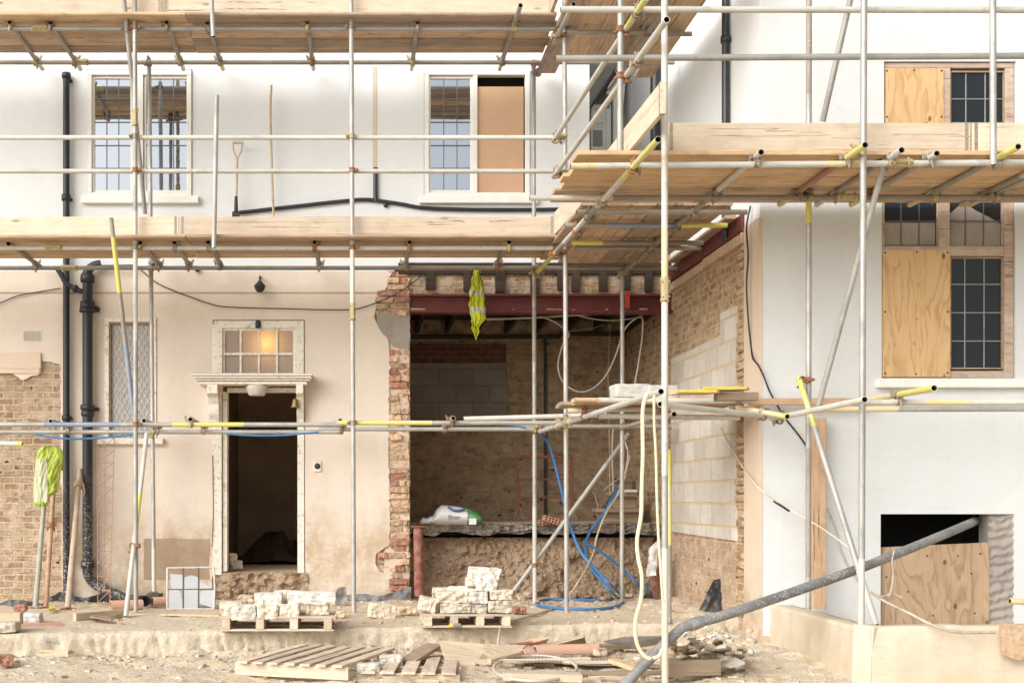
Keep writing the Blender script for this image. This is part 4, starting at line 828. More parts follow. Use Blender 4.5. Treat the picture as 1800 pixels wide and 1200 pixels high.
for x, y, bd in ((1338, 271, 'tubed'), (1521, 255, 'tuber'), (1585, 264, 'tubed'), (1647, 270, 'tubed'), (1790, 258, 'tubed'), (1822, 296, 'tubed'), (1870, 280, 'tubed')):
    if x == 1338: continue
    trans(ws_, x, y, zt, smin=197.5, mt='tubed', bands=[(0, .18, 'tubey' if x in (1521, 1790) else 'tubew'), (.22, .75, bd), (.86, 1, 'tubeo' if x != 1585 else 'tubew')])
wt_('brace', 1497, -10, 1446, 214, 216, 209, mt='tube'); wt_('brace', 1556, 280, 1439, 712, 226, 209, mt='tube', bands=[(.3, 1, 'tuber' if False else 'tube')]); wt_('brace', 1404, 662, 1540, 1098, 206, 229, mt='tube', bands=[(0, .22, 'tubey'), (.28, .8, 'tube'), (.8, 1, 'tubew')])
wt_('ledger', 1160, 710, 1370, 734, 226, 203, mt='tubew'); wt_('ledger', 1358, 736, 1520, 702, 200, 240, mt='tubew'); wt_('ledger', 1508, 707, 1900, 707, sWL, mt='tubew', bands=[(.3, .5, 'tubeo')]); wt_('ledger', 1440, 719, 1900, 718, 206, mt='tube', bands=[(0, .3, 'tubeo')])
wt_('transom', 1642, 682, 1530, 702, 247, 214, mt='tubeo', bands=[(0, .5, 'tubey')]); wt_('ledger', 1384, 732, 1285, 714, 214, 196, mt='tubeo', bands=[(.0, .06, 'tubey')])
wt_('ledger', 944, 760, 1162, 688, 155.5, 246, mt='tubew', joints=(.35,))
wt_('transom', 1050, 703, 1324, 705, 198, mt='tubew', bands=[(0, .02, 'tubeo')]); wt_('transom', 997, 722, 1170, 717, 190, mt='tubew', bands=[(0, .16, 'tubeo')]); wt_('transom', 1051, 731, 1300, 734, 194, mt='tubew')
wt_('ledger', 1092, 752, 1185, 728, 158, 200, mt='tubed', bands=[])
wt_('ledger', 1775, 1056, 1850, 1059, 221, mt='tubeo', nocoup=True)
nc = couplers(TUBES[ms_.name] + TUBES[ws_.name])
print('couplers', nc)
# nail plate and sole boards
def board(p0, p1, wd, th, mt, label, group='scaffold boards', up=(0, 0, 1), name='scaffold_board', cat='scaffold board', bev=.004, par=None, split=None):
    """p0, p1 at the centre of the board's ends; wd along local y, th along local z"""
    if mt == 'board': mt = R.choice(['board', 'board', 'board2', 'board3']); bev = .011; wd += .008
    p0 = V(p0); p1 = V(p1); L = (p1 - p0).length; M = frame(p0, p1 - p0, up); b = MB(); nseg = max(1, int(L / .35))
    bo = R.uniform(-.006, .006); vs = []
    c = min(bev, th * .3)
    prof = [(-wd / 2 + c, -th / 2), (wd / 2 - c, -th / 2), (wd / 2, -th / 2 + c), (wd / 2, th / 2 - c), (wd / 2 - c, th / 2), (-wd / 2 + c, th / 2), (-wd / 2, th / 2 - c), (-wd / 2, -th / 2 + c)]
    for i in range(nseg + 1):
        x = L * i / nseg; bz = bo * math.sin(math.pi * i / nseg)
        for y, z in prof: vs.append(M @ V((x, y, z + bz)))
    n = 8; b.add(vs, [(i * n + k, i * n + (k + 1) % n, (i + 1) * n + (k + 1) % n, (i + 1) * n + k) for i in range(nseg) for k in range(n)]); b.add(vs[:8], [tuple(range(8))]); b.add(vs[-8:], [tuple(range(8))])
    o = b.build(name, m[mt] if isinstance(mt, str) else mt, par, M)
    if par is None: tag(o, label, cat, group)
    return o
ORD = ['innermost, next to the wall', 'second out from the wall', 'in the middle of the row', 'second in from the front edge', 'outermost, at the front edge']
BT = .034
zbU = Zr((CY - 51) / sL + .05 + TR + BT / 2) - .004; zbM = Zr((CY - 436) / sL + .05 + TR + BT / 2) - .004
for z, nm in ((zbU, 'upper'), (zbM, 'lower')):
    for i in range(5):
        y = 14.44 - .1125 - i * .2275; j = R.uniform(-.06, .06)
        board((-5.7, y, z + R.uniform(-.005, .004)), (-1.72 + j, y, z), .214, BT, 'board', f'left board in the {nm} platform of the main scaffold, {ORD[i]}')
        board((-1.71 + j, y, z + R.uniform(-.005, .004)), (2.06 + R.uniform(-.03, .05), y, z), .214, BT, 'board', f'right board in the {nm} platform of the main scaffold, {ORD[i]}')
yt = 13.36 + .0
zt1, zt2 = zbU + BT / 2 + .002 + .1125, zbM + BT / 2 + .002 + .1125
up = (0, -1, 0)
def toe(x0, x1, y, z, mt, label, X1=None): board((x0, y, z), (x1, y if X1 is None else X1, z), .225, .036, mt, label, 'toe boards', up)
yt = Yf + .105
xs_ = F / yt
toe(-5.7, X(285, xs_), yt, zt1, 'boardtop', 'left toe board of the top platform, dark brown with a metal end plate'); toe(X(289, xs_), X(976, xs_), yt, zt1, 'boardtop', 'long right toe board of the top platform with a dark round knot')
toe(-5.7, X(314, xs_), yt, zt2, 'boardw', 'pale left toe board of the lower platform, ending in a joint beside the guard post'); toe(X(316, xs_), X(975, xs_), yt, zt2, 'boardtop', 'long right toe board of the lower platform, ending at the corner')
mb = MB(); mb.pb(283, 292, -20, 30, yt - .024, yt - .019, xs_); tag(mb.build('end_plate', m['coup']), 'galvanised nail plate over the joint of the top toe boards', 'metal plate')
# return boards
zr = Zr(4.79 + .05 + TR + BT / 2); zr2 = Zr(2.552 + TR * 2 + .05 + BT / 2)
RO = ['nearest the open edge', 'second from the open edge', 'third from the open edge', 'third from the wing wall', 'second from the wing wall', 'against the wing wall']
for i in range(6):
    x = 2.17 + i * .228
    yb = 14.5 if i in (1, 2, 3) else (15.05 if i == 5 else 14.75 if i == 4 else 14.9)
    board((x, 11.2, zr), (x, yb, zr), .213, BT, 'board', f'board of the top platform beside the wing, {RO[i]}')
    if i < 6: board((x - .03, 11.75, zr2), (x - .03, 14.6 if i else 14.4, zr2), .214, BT, 'board', f'board of the middle platform beside the wing, {RO[i]}')
board((3.54 - .012, 12.3, zr2), (3.54 - .012, 14.6, zr2), .10, BT, 'board', 'narrow board of the middle platform filling the gap to the wing wall')
# toe boards along the return
board((2.0, 12.2, zt1), (2.0, 13.4, zt1), .225, .036, 'boardtop', 'short toe board turning the corner of the top platform', 'toe boards', (-1, 0, 0))
board((2.17, 2300 / 249, zt2 + .02), (2.13, 11.9, zt2 + .01), .225, .036, 'boardw', 'bright new toe board on edge beside the corner standard of the wing', 'toe boards', (-1, 0, 0))
bpy.data.objects[-1] if False else None
board((2.11, 12.0, zt2 + .0), (2.04, 13.38, zt2 + .0), .225, .036, 'boardw', 'weathered toe board on edge at the inside corner of the lower platform', 'toe boards', (-1, 0, 0))
# wing platform
zw = EYE + (CY - 289) / sWL + .05 + TR + BT / 2 - .003
WO = ['outermost, under the toe board', 'second in from the front', 'third in from the front', 'in the middle of the row', 'third out from the wing wall', 'second out from the wing wall', 'innermost, along the wing wall']
for i in range(7):
    y = 10.15 + i * .229
    if i > 4: y += .03
    board((1.74 + R.uniform(-.06, .05), y, zw + R.uniform(-.002, .002)), (5.6 if i < 4 else 6.4, y, zw), .214 + (.002 if i != 4 else -.01), BT, 'oran' if i in (0, 2, 3) else 'board', f'board of the wing platform, {WO[i]}')
for i in range(4): board((5.62, 10.15 + i * .229, zw), (8.5, 10.15 + i * .229, zw), .218, BT, 'board', f'right hand board of the wing platform, {WO[i]}')
yw = Ywf + .12
sw = F / yw
toe(X(1172, sw), X(1704, sw), yw, zw + BT / 2 + .115, 'boardtop', 'cracked grey toe board along the front of the wing platform'); toe(X(1707, sw), X(1980, sw), yw, zw + BT / 2 + .115, 'boardw', 'paler toe board at the right end of the wing platform')
# lift one, boards with blocks by the return
zl = Zr(.90)
for i, (x0, x1, y) in enumerate(((1.95, 3.55, 11.75), (2.0, 3.55, 11.98), (1.9, 3.5, 12.21), (1.92, 3.5, 12.44))):
    board((x0, y, zl), (x1, y, zl), .222, .036, 'board', f'low platform board under the grey blocks, {["nearest the viewer", "second from the front", "third from the front", "farthest back"][i]}')
def blk_(x0, x1, y0, y1, s, label, dep=.22, mt='cblock', rz=0, name='concrete_block', cat='block', group=None):
    return stone(x0, x1, y0, y1, s, label, dep, mt, rz, name, cat, group, amp=.003, rnd_=.006)
def stone(x0, x1, y0, y1, s, label, dep=.22, mt='stone', rz=0, name='stone_block', cat='stone block', group='salvaged stone blocks', amp=.0045, rnd_=.011, tilt=0):
    w_ = (x1 - x0) / s; h = (y1 - y0) / s; c = P((x0 + x1) / 2, (y0 + y1) / 2, s) + V((0, dep / 2, 0)); b = bmesh.new(); bmesh.ops.create_cube(b, size=1)
    bmesh.ops.subdivide_edges(b, edges=b.edges[:], cuts=9, use_grid_fill=True); sd_ = R.uniform(0, 99)
    for v in b.verts:
        p = V((v.co.x * w_, v.co.y * dep, v.co.z * h)); e = V((w_, dep, h)) / 2
        # round the arrises
        inn = V([max(-e[i] + rnd_, min(e[i] - rnd_, p[i])) for i in range(3)]); d = p - inn
        if d.length > 1e-6: p = inn + d.normalized() * min(rnd_, d.length)
        k_ = amp * (2.2 if v.co.y < -.45 else 1); v.co = p + V((nz(p + V((sd_, 0, 0)), 9, 4), nz(p + V((0, sd_, 0)), 22, 4) * 1.5, nz(p + V((0, 0, sd_)), 7, 4))) * k_ * 1.6
    M = Matrix.Translation(c) @ Matrix.Rotation(rz, 4, 'Z') @ Matrix.Rotation(tilt, 4, 'Y'); me = bpy.data.meshes.new(name); b.to_mesh(me); b.free(); me.materials.append(m[mt])
    for p_ in me.polygons: p_.use_smooth = 'block' in cat and 'stone' not in cat
    o = bpy.data.objects.new(name, me); COL.objects.link(o); put(o, M); return tag(o, label, cat, group)
blk_(1082, 1143, 674, 698, 190, 'large grey concrete block on the low platform by the wing', .3, group='blocks on the low platform'); blk_(1140, 1196, 676, 700, 196, 'grey concrete block behind the yellow standard on the low platform', .3, group='blocks on the low platform'); blk_(1023, 1055, 708, 722, 187, 'small grey block at the left end of the low platform', .2, group='blocks on the low platform')
board(P(1178, 690, 205), P(1253, 689, 203), .22, .03, 'oran', 'lower board with a yellow end lying on the low platform', None, bev=.003); board(P(1230, 686, 204), P(1306, 684, 202), .2, .026, 'oran', 'upper board with a yellow painted edge on the low platform', None)
mb = MB(); mb.pb(1230, 1306, 681, 685.5, F / 204 - .104, F / 204 - .098, 204); mb.pb(1186, 1253, 687, 691.5, F / 205 - .113, F / 205 - .107, 204.5); ts = mb
tag(mb.build('yellow_edge_tape', m['yel']), 'bright yellow tape along the edges of the boards on the low platform', 'tape')
board(P(1258, 697, 203), P(1330, 697, 203), .12, .07, 'oldw', 'dark timber offcut at the right end of the low platform', None, name='timber_offcut', cat='timber')
board(P(1318, 706, 198), P(1528, 706, 198), .05, .06, 'tan', 'long brown timber held behind the tubes across the wing wall', None, name='timber_batten', cat='timber')
board(P(1440, 735, 197.5), P(1440, 1070, 199), .12, .03, 'tan', 'tall tan timber leaning upright against the white wing wall', None, up=(0, -1, 0), name='timber_batten', cat='timber')
for i, (x, y, s, w_, d_) in enumerate(((622, gy(SMF), SMF, .42, .2), (996, gy(SMF, -1.21), SMF, .75, .2), (240, gy(SMF), SMF, .5, .25), (940, gy(SMI), SMI, .4, .2), (271, gy(SMI), SMI, .3, .2))):
    p = P(x, y, s); board((p.x - w_ / 2 + .08, p.y, p.z - .018), (p.x + w_ / 2 + .08, p.y + R.uniform(-.04, .04), p.z - .018), d_, .036, 'oldw' if i in (1, 3) else 'pale', ['sole board under the standard right of the door', 'sole board under the corner standard before the opening', 'sole board under the two tubes at the left', 'sole board under the inner standard in the opening', 'sole board under the inner standard left of the leaded window'][i], 'sole boards', name='sole_board', cat='board')

for nm_, xx, yy, zz, s_ in (('left', X(314, xs_) - .03, yt, zt2, 1), ('right', X(316, xs_) + .03, yt, zt2, 1)): pass
def endband(bx, y, z, hh=.225):
    mb = MB(); mb.box((bx - .015, y - .0205, z - hh / 2 - .002), (bx + .015, y + .0205, z + hh / 2 + .002)); return mb
tb_ = [o for o in bpy.data.objects if o.get('group') == 'toe boards']
for o in tb_:
    M = PM[o.name]; xs2 = [v.co.x for v in o.data.vertices]
    for bx in (min(xs2) + .03, max(xs2) - .03):
        mb = MB(); vs = [M @ V((a, b, c)) for a in (bx - .013, bx + .013) for b in (-.1145, .1145) for c in (-.0195, .0195)]
        mb.add(vs, [(0, 1, 3, 2), (4, 6, 7, 5), (0, 4, 5, 1), (2, 3, 7, 6), (0, 2, 6, 4), (1, 5, 7, 3)]); mb.build('end_band', m['coup'] , o, M)
# ---------------------------------------------------------------- loose things
def solo(mb, name, mt, label, cat, group=None, M=None): return tag(mb.build(name, mt if isinstance(mt, (list, tuple)) else m[mt] if isinstance(mt, str) else mt, None, M), label, cat, group)
# spade and pole on the lower platform
ypl = 14.35; zpl = zbM + BT / 2; sp_ = F / 14.9
sh = thing('spade', P(415, 376, sp_), 'spade with a wooden shaft and D handle standing on the lower platform against the wall', 'spade')
def W2(x, y, dy=0): return P(x, y, sp_) + V((0, dy, 0))
mb = MB(); mb.tube(W2(415, 368), W2(417, 285), .015, .013, hollow=False); mb.path([W2(417, 288), W2(416, 278), W2(411, 266), W2(410, 254)], .009); mb.path([W2(417, 288), W2(418, 278), W2(424, 266), W2(426, 254)], .009); mb.tube(W2(409, 251), W2(428, 251), .015, hollow=False); mb.build('handle', m['pale'], sh)
mb = MB(); mb.tube(W2(415, 345), W2(415, 372), .018, .024, hollow=False); mb.box(W2(408, 372) - V((0, .008, 0)), W2(422, 396, .008), bev=.004); mb.build('blade', m['iron'], sh)
mb = MB(); mb.path([W2(477, 150), W2(475.5, 200), W2(478, 300), W2(481, 384)], .0135, n=10); solo(mb, 'broom_handle', 'pale', 'long thin wooden pole leaning on the upper wall right of the spade', 'wooden pole')
# hi-vis vest on the scaffold and jacket on the props
def drape(rows, s, folds, amp, mats, mcol, name, label, cat, thick=.02, seed=0, nx=34, yoff=0):
    """rows: (py, x left, x right); cloth hanging in pleats"""
    b = MB(); k_ = []
    for i in range(len(rows) - 1):
        a, c = rows[i], rows[i + 1]; n = max(2, int((c[0] - a[0]) / 2.2))
        for j in range(n): t = j / n; k_.append([a[q_] + (c[q_] - a[q_]) * t for q_ in range(3)])
    k_.append(list(rows[-1])); ny = len(k_)
    for side, sg in ((0, -1), (1, 1)):
        vs = []
        for j, (y, xl, xr) in enumerate(k_):
            for i in range(nx + 1):
                u = i / nx; v = j / (ny - 1); x = xl + (xr - xl) * u; e = math.sin(math.pi * u) ** .5
                f = math.sin(u * folds * 4.2 + 5 * nz((u * 1.2, v * 1.6, seed), 1)) * amp * (.3 + .7 * v) + 1.3 * amp * nz((u * 3, v * 5, seed), 1.2, 4) - amp * abs(nz((u * 4 + v * 3, v * 2, seed + 5), 1.3, 3)) * 1.5
                vs.append(P(x, y, s) + V((0, yoff + sg * thick * e + f * e, .012 * nz((u * 4, v * 3, seed), 1))))
        n = nx + 1
        for j in range(ny - 1):
            mm = mcol((k_[j][0] + k_[j + 1][0]) / 2)
            b.add([vs[j * n + i] for i in range(n)] + [vs[(j + 1) * n + i] for i in range(n)], [(i, i + 1, n + i + 1, n + i) for i in range(nx)], mm, True)
    me = b.build(name, [m[x] for x in mats]); bmw = bmesh.new(); bmw.from_mesh(me.data); bmesh.ops.remove_doubles(bmw, verts=bmw.verts[:], dist=.0006); bmesh.ops.recalc_face_normals(bmw, faces=bmw.faces[:]); bmw.to_mesh(me.data); bmw.free()
    return tag(me, label, cat)
drape([(470, 836, 841), (478, 833, 845), (484, 832, 844), (492, 828, 850), (500, 829, 848), (508, 826, 851), (516, 824, 850), (524, 827, 852), (534, 823, 851), (543, 826, 854), (552, 826, 853), (560, 829, 855), (566, 828, 850), (571, 830, 845), (577, 828, 842), (584, 832, 843), (590, 834, 840), (597, 836, 838)], 156, 3.4, .03, ['viz', 'refl', 'wire'], lambda y: 1 if 511 < y < 520 or 540 < y < 549 else 0, 'hi_vis_vest', 'bright yellow hi-vis vest with grey tape hanging over the wide opening', 'vest', seed=4, nx=60)
vst = bpy.data.objects['hi_vis_vest']
for pts in (((836, 474), (832, 488), (831, 500), (835, 508), (829, 522), (827, 540)), ((841, 474), (845, 492), (850, 510), (852, 530)), ((831, 566), (834, 580), (837, 595))): mb = MB(); mb.path([P(x, y, 156) + V((0, -.045, 0)) for x, y in pts], .004, n=6); mb.build('dark_binding', m['wire'], vst)
jk = thing('hi_vis_jacket', P(82, 890, 150), 'yellow-green hi-vis jacket hung over the leaning props by the brick patch', 'jacket')
j1 = drape([(784, 76, 98), (788, 70, 107), (794, 66, 111), (803, 64, 112), (814, 62, 110), (828, 61, 107), (842, 60, 105), (854, 59, 103), (864, 58, 101), (868, 58, 95), (872, 58, 87), (886, 59, 85), (890, 61, 82)], 159, 1.5, .024, ['vizg'], lambda y: 0, 'jacket_body', None, None, seed=9, nx=70, thick=.03)
j2 = drape([(806, 66, 80), (814, 63, 83), (826, 62, 84), (840, 61, 83), (856, 60, 84), (870, 60, 84), (882, 61, 83)], 163.5, .5, .010, ['vizp'], lambda y: 0, 'mesh_panel', None, None, seed=14, thick=.008)
j3 = drape([(800, 104, 111), (815, 106, 113), (826, 108, 112)], 158, .6, .008, ['vizg'], lambda y: 0, 'jacket_hood', None, None, seed=19)
for j in (j1, j2, j3):
    Mw = PM[j.name]; j.parent = jk; j.matrix_local = PM[jk.name].inverted() @ Mw
# leaning props
def prop(x0, y0, s0, x1, y1, s1, mt, name, label, collar=None, cm='coupr', r=.03):
    a = P(x0, y0, s0); b = P(x1, y1, s1); t = thing(name, b, label, 'prop', 'props leaning beside the downpipes')
    mb = MB(); mb.tube(a, b, r * .85, r, n=16, min_=0); mb.build('prop_tube', m[mt], t)
    mb = MB(); mb.box(b - V((.07, .07, .006)), b + V((.07, .07, .004)), bev=.002); mb.build('base_plate', m['rust'], t)
    if collar:
        c = a + (b - a) * collar; d = (b - a).normalized(); mb = MB(); mb.lathe([(r, -.03), (r + .018, -.03), (r + .02, .0), (r + .018, .03), (r, .03)], c, d); mb.tube(c - V((.07, .02, 0)), c + V((.07, -.02, .01)), .008, hollow=False); mb.build('collar', m[cm], t)
        mb = MB(); mb.path([c + V((.06, -.03, 0)), c + V((.07, -.035, -.08)), c + V((.05, -.035, -.15))], .006); mb.build('pin', m['pale'], t)
prop(78, 880, 154, 62, 1068, 164, 'gpaint', 'prop', 'greenish grey steel prop under the hung jacket, leftmost of the leaning props')
prop(94, 862, 154, 80, 1068, 163, 'oprop', 'prop', 'orange rusty prop with a pinned collar beside the brick patch', .32)
prop(141, 825, 154, 119, 1069, 166, 'bprop', 'prop', 'thick muddy prop leaning between the two black pipes', .12, 'oprop', r=.034)
# lattice truss of reinforcement
lt = thing('lattice_reinforcement', P(185, 1066, 157), 'tall rusty zigzag lattice of brick reinforcement leaning beside the soil pipe', 'lattice')
A0, A1 = P(172, 1070, 160), P(171, 780, 154); B0, B1 = P(193, 1060, 160), P(201, 770, 154)
for a, b in ((A0, A1), (B0, B1), (P(184, 1040, 158), P(185, 775, 154.2))): mb = MB(); mb.tube(a, b, .005, hollow=False, n=6); mb.build('bar', m['rustpink'], lt)
mb = MB(); N_ = 26; pts = [(A0 if i % 2 else B0).lerp(A1 if i % 2 else B1, i / N_) for i in range(N_ + 1)]
for a, b in zip(pts, pts[1:]): mb.tube(a, b, .0045, hollow=False, n=6)
mb.build('zigzag_bar', m['rustpink'], lt)
# leaded light leaning against the wall
lw_ = thing('leaded_window', PT(336, 1070), 'loose leaded window with broken panes propped up on the terrace', 'window')
s0, s1 = 168, 162
def LW(u, v): return P(294 + (376 - 294) * u + 1.5 * math.sin(v * 3), 1070 - 72 * v, s0 + (s1 - s0) * v)
mb = MB(); cr = [LW(0, 0), LW(0, 1), LW(1, 1.02), LW(1.0, .5), LW(1, 0)]
for a, b in ((0, 1), (1, 2), (2, 3), (3, 4), (4, 0)): mb.tube(cr[a], cr[b], .011, hollow=False, n=6)
mb.build('window_frame', m['leadw'], lw_)
mb = MB()
for u in (.34, .67): mb.tube(LW(u, 0), LW(u, 1), .008, hollow=False, n=6)
mb.tube(LW(0, .48), LW(1, .49), .008, hollow=False, n=6); mb.build('lead_bars', m['lead'], lw_)
for pl in ([(.02, .02), (.33, .02), (.33, .2), (.22, .48), (.02, .48)], [(.35, .02), (.66, .02), (.66, .48), (.35, .48)], [(.68, .14), (.98, .03), (.98, .47), (.7, .44)], [(.06, .5), (.33, .5), (.33, .84), (.05, .86)], [(.35, .5), (.66, .5), (.66, .78), (.5, .83), (.36, .78)], [(.68, .5), (.95, .5), (.69, .7)]):
    mb = MB(); q_ = [LW(*p) for p in pl]; n = len(q_); mb.add(q_ + [p + V((0, .004, 0)) for p in q_], [tuple(range(n)), tuple(range(2 * n - 1, n - 1, -1))] + [(i, (i + 1) % n, n + (i + 1) % n, n + i) for i in range(n)]); mb.build('pane', m['smallglass'], lw_)
def slabp(pts, z0, th, mt, name, label, cat, group=None, zfn=None):   # flat irregular sheet lying on the ground, outline given by pixels
    b = MB(); q_ = []
    for i, p in enumerate(pts): z = z0 if len(p) == 2 else p[2]; q_.append(PT(p[0], p[1], z))
    c = sum(q_, V()) / len(q_)
    n = len(q_); lo_ = [p - V((0, 0, th)) for p in q_]
    b.add(q_ + lo_ + [c, c - V((0, 0, th))], [(i, (i + 1) % n, 2 * n) for i in range(n)] + [(n + (i + 1) % n, n + i, 2 * n + 1) for i in range(n)] + [(i, n + i, n + (i + 1) % n, (i + 1) % n) for i in range(n)])
    d = (q_[1] - q_[0]); return solo(b, name, mt, label, cat, group, frame(c, d if abs(d.z) < .9 * d.length else V((1, 0, 0))))
slabp([(282, 1078), (300, 1070), (384, 1070), (385, 1080)], .275, .02, 'pale', 'board_offcut', 'thin pale board lying under the loose leaded window', 'board')
# clay pipes on the terrace by the wall
mb = MB(); mb.tube(PT(194, 1064, .31), PT(250, 1062, .31), .055, n=18, min_=0); solo(mb, 'clay_pipe', 'terra', 'clay drain pipe lying behind the two standard feet at the left', 'pipe', 'clay pipes along the wall')
mb = MB(); mb.tube(PT(268, 1057, .32), PT(322, 1055, .32), .05, .055, n=18, min_=0); solo(mb, 'clay_pipe', 'terra', 'clay drain pipe end lying behind the leaded window', 'pipe', 'clay pipes along the wall')
mb = MB(); mb.tube(PT(255, 1056, .33), PT(262, 1050, .33) + V((0, .35, 0)), .06, n=20, min_=0); solo(mb, 'pipe_offcut', 'black', 'open end of a black plastic pipe pointing at the viewer left of the leaded window', 'pipe')
# membrane and sheets at the foot of the wall
def sheet(pts_bottom, pts_top, s, mt, name, label, cat, amp=.03, nx=40, ny=8, seed=0, dy=-.04, back=.0):
    def along(pts, t):
        f = t * (len(pts) - 1); i = min(int(f), len(pts) - 2); f -= i; return pts[i][0] + (pts[i + 1][0] - pts[i][0]) * f, pts[i][1] + (pts[i + 1][1] - pts[i][1]) * f
    b = MB(); vs = []
    for j in range(ny + 1):
        for i in range(nx + 1):
            a = along(pts_bottom, i / nx); c = along(pts_top, i / nx); v = j / ny; px, py = a[0] + (c[0] - a[0]) * v, a[1] + (c[1] - a[1]) * v
            vs.append(P(px, py, s) + V((0, dy - back * (1 - v) + amp * nz((px / 22, py / 22, seed), 1.3, 4) - amp, 0)))
    n = nx + 1; b.add(vs, [(j * n + i, j * n + i + 1, (j + 1) * n + i + 1, (j + 1) * n + i) for j in range(ny) for i in range(nx)], 0, True)
    vb = [v + V((0, .004, 0)) for v in vs]; b.add(vb, [(j * n + i, (j + 1) * n + i, (j + 1) * n + i + 1, j * n + i + 1) for j in range(ny) for i in range(nx)], 0, True)
    return solo(b, name, mt, label, cat)
sheet([(85, 1058), (140, 1060), (200, 1062), (285, 1060)], [(92, 1048), (108, 1038), (150, 1050), (200, 1036), (240, 1046), (290, 1040)], SFAC, 'plastic', 'damp_proof_sheet', 'black damp proof sheet bunched along the wall foot behind the props', 'plastic sheet', .06, 60, 6, 3)
sheet([(0, 1066), (80, 1064)], [(0, 1060), (20, 1052), (50, 1054), (80, 1060)], 160, 'plastic', 'black_sheet', 'low black plastic roll lying before the brick patch at far left', 'plastic sheet', .04, 24, 6, 5)
sheet([(608, 1052), (722, 1060)], [(610, 1044), (640, 1042), (668, 1046), (700, 1036), (722, 1030)], SFAC, 'greyplastic', 'damp_proof_strip', 'grey damp proof strip curling out under the broken brick jamb', 'plastic sheet', .05, 40, 6, 7)
sheet([(555, 1060), (612, 1062)], [(585, 1036), (600, 1030), (608, 1030)], 160, 'green' if False else 'slate', 'green_scrap', 'crumpled dark green scrap on the terrace behind the left stone pallet', 'scrap', .05, 12, 8, 9)
sheet([(1222, 1072), (1240, 1080), (1272, 1076)], [(1250, 1020), (1252, 1018), (1272, 1014)], 176, 'plastic', 'membrane_flap', 'black membrane flap sticking up against the side of the wing', 'plastic sheet', .05, 20, 20, 11, dy=0, back=.1)
# ---- pallets
def pallet(O, ang, w_, l_, h, nsl, label, name='pallet', gap=.45, slat='palletw', order=1, sk=0):
    t = thing(name, (O.x, O.y, O.z), label, 'pallet', 'wooden pallets', ang); M0 = PM[t.name]; nb = 3 if w_ < 1 else 4
    sw_ = w_ / nsl
    for i in range(nsl):        # deck slats, long along local y
        jx = R.uniform(-.006, .006); x = sw_ * (i + .5) + jx; a = M0 @ V((x - sw_ * (1 - gap) / 2 * 0, 0 - .01, h)); c = M0 @ V((x + R.uniform(-.01, .01) + sk, l_ + R.uniform(-.02, .02), h + R.uniform(-.002, .004)))
        board(a, c, sw_ * (1 - gap), .018, slat, None, par=t, name='slat', bev=.002)
    for y in (.05, l_ / 2, l_ - .05): a = M0 @ V((-.01, y, h / 2 + .0)); c = M0 @ V((w_ + .01, y, h / 2 + .0)); board(a, c, .04, h - .024, slat, None, par=t, name='stringer', bev=.003)
    return t
pallet(PL(412, 1189, .02), math.radians(-20), .93, 1.27, .12, 7, 'pallet with wide spaced slats lying askew on the low ground in front', gap=.38)
def flatpallet(x0, x1, ytop, ybot, label, dep=.8, nblk=4, gz=.25):
    s = (CY - ybot) / (gz - EYE); x0, x1 = X(x0, s), X(x1, s); y = F / s; h = (ybot - ytop) / s; t = thing('pallet', (x0, y, gz), label, 'pallet', 'wooden pallets')
    for i in range(7): yy = y + .05 + i * (dep - .1) / 6; board((x0, yy, gz + h - .009), (x1, yy + R.uniform(-.01, .01), gz + h - .009), .095, .018, 'palletw', None, par=t, name='slat', bev=.002)
    for i in range(nblk):
        xx = x0 + .06 + (x1 - x0 - .12) * i / (nblk - 1); board((xx, y, gz + h / 2), (xx, y + dep, gz + h / 2), .07, h - .037, 'palletw', None, par=t, name='stringer', bev=.003, up=(0, 0, 1))
    for yy in (y + .05, y + dep / 2, y + dep - .05): board((x0 + .01, yy, gz + .009), (x1 - .01, yy, gz + .009), .09, .017, 'palletw', None, par=t, name='bottom_board', bev=.002)
    return gz + h, s
hC, sC = flatpallet(385, 588, 1083, 1109, 'pallet carrying cut stones on the terrace edge below the doorway')
hD, sD = flatpallet(741, 902, 1079, 1103, 'pallet carrying the tall stone heap in front of the wide opening')
pallet(PL(628, 1206, -.035), math.radians(-6), .78, 1.0, .11, 5, 'half buried pallet at the bottom edge right of the skewed pallet', gap=.3)
st1 = [((385, 425, 1058, 1082), 'left end stone of the left pallet, set back', .12), ((407, 449, 1064, 1089), 'front stone at the left of the left pallet', .0), ((451, 489, 1063, 1090), 'squarish ochre front stone on the left pallet', .0), ((490, 527, 1062, 1088), 'rough faced white front stone on the left pallet', .02), ((539, 578, 1061, 1081), 'yellowish stone on the right part of the left pallet', .1), ((447, 495, 1043, 1064), 'white stone on the upper row of the left pallet, left', .06), ((481, 512, 1038, 1060), 'tan backed stone behind the upper row of the left pallet', .3), ((505, 590, 1040, 1062), 'long rough stone topping the right of the left pallet', .08), ((417, 447, 1047, 1063), 'brown brick lying behind the stones of the left pallet', .35)]
for (a, lb, dy) in st1: stone(*a, sC / (1 + dy * sC / F * 1.0) * 1.0, lb, .2, R.choice(['stone', 'stone', 'stonew']) if 'brown' not in lb else 'pale', group='stones on the left pallet')
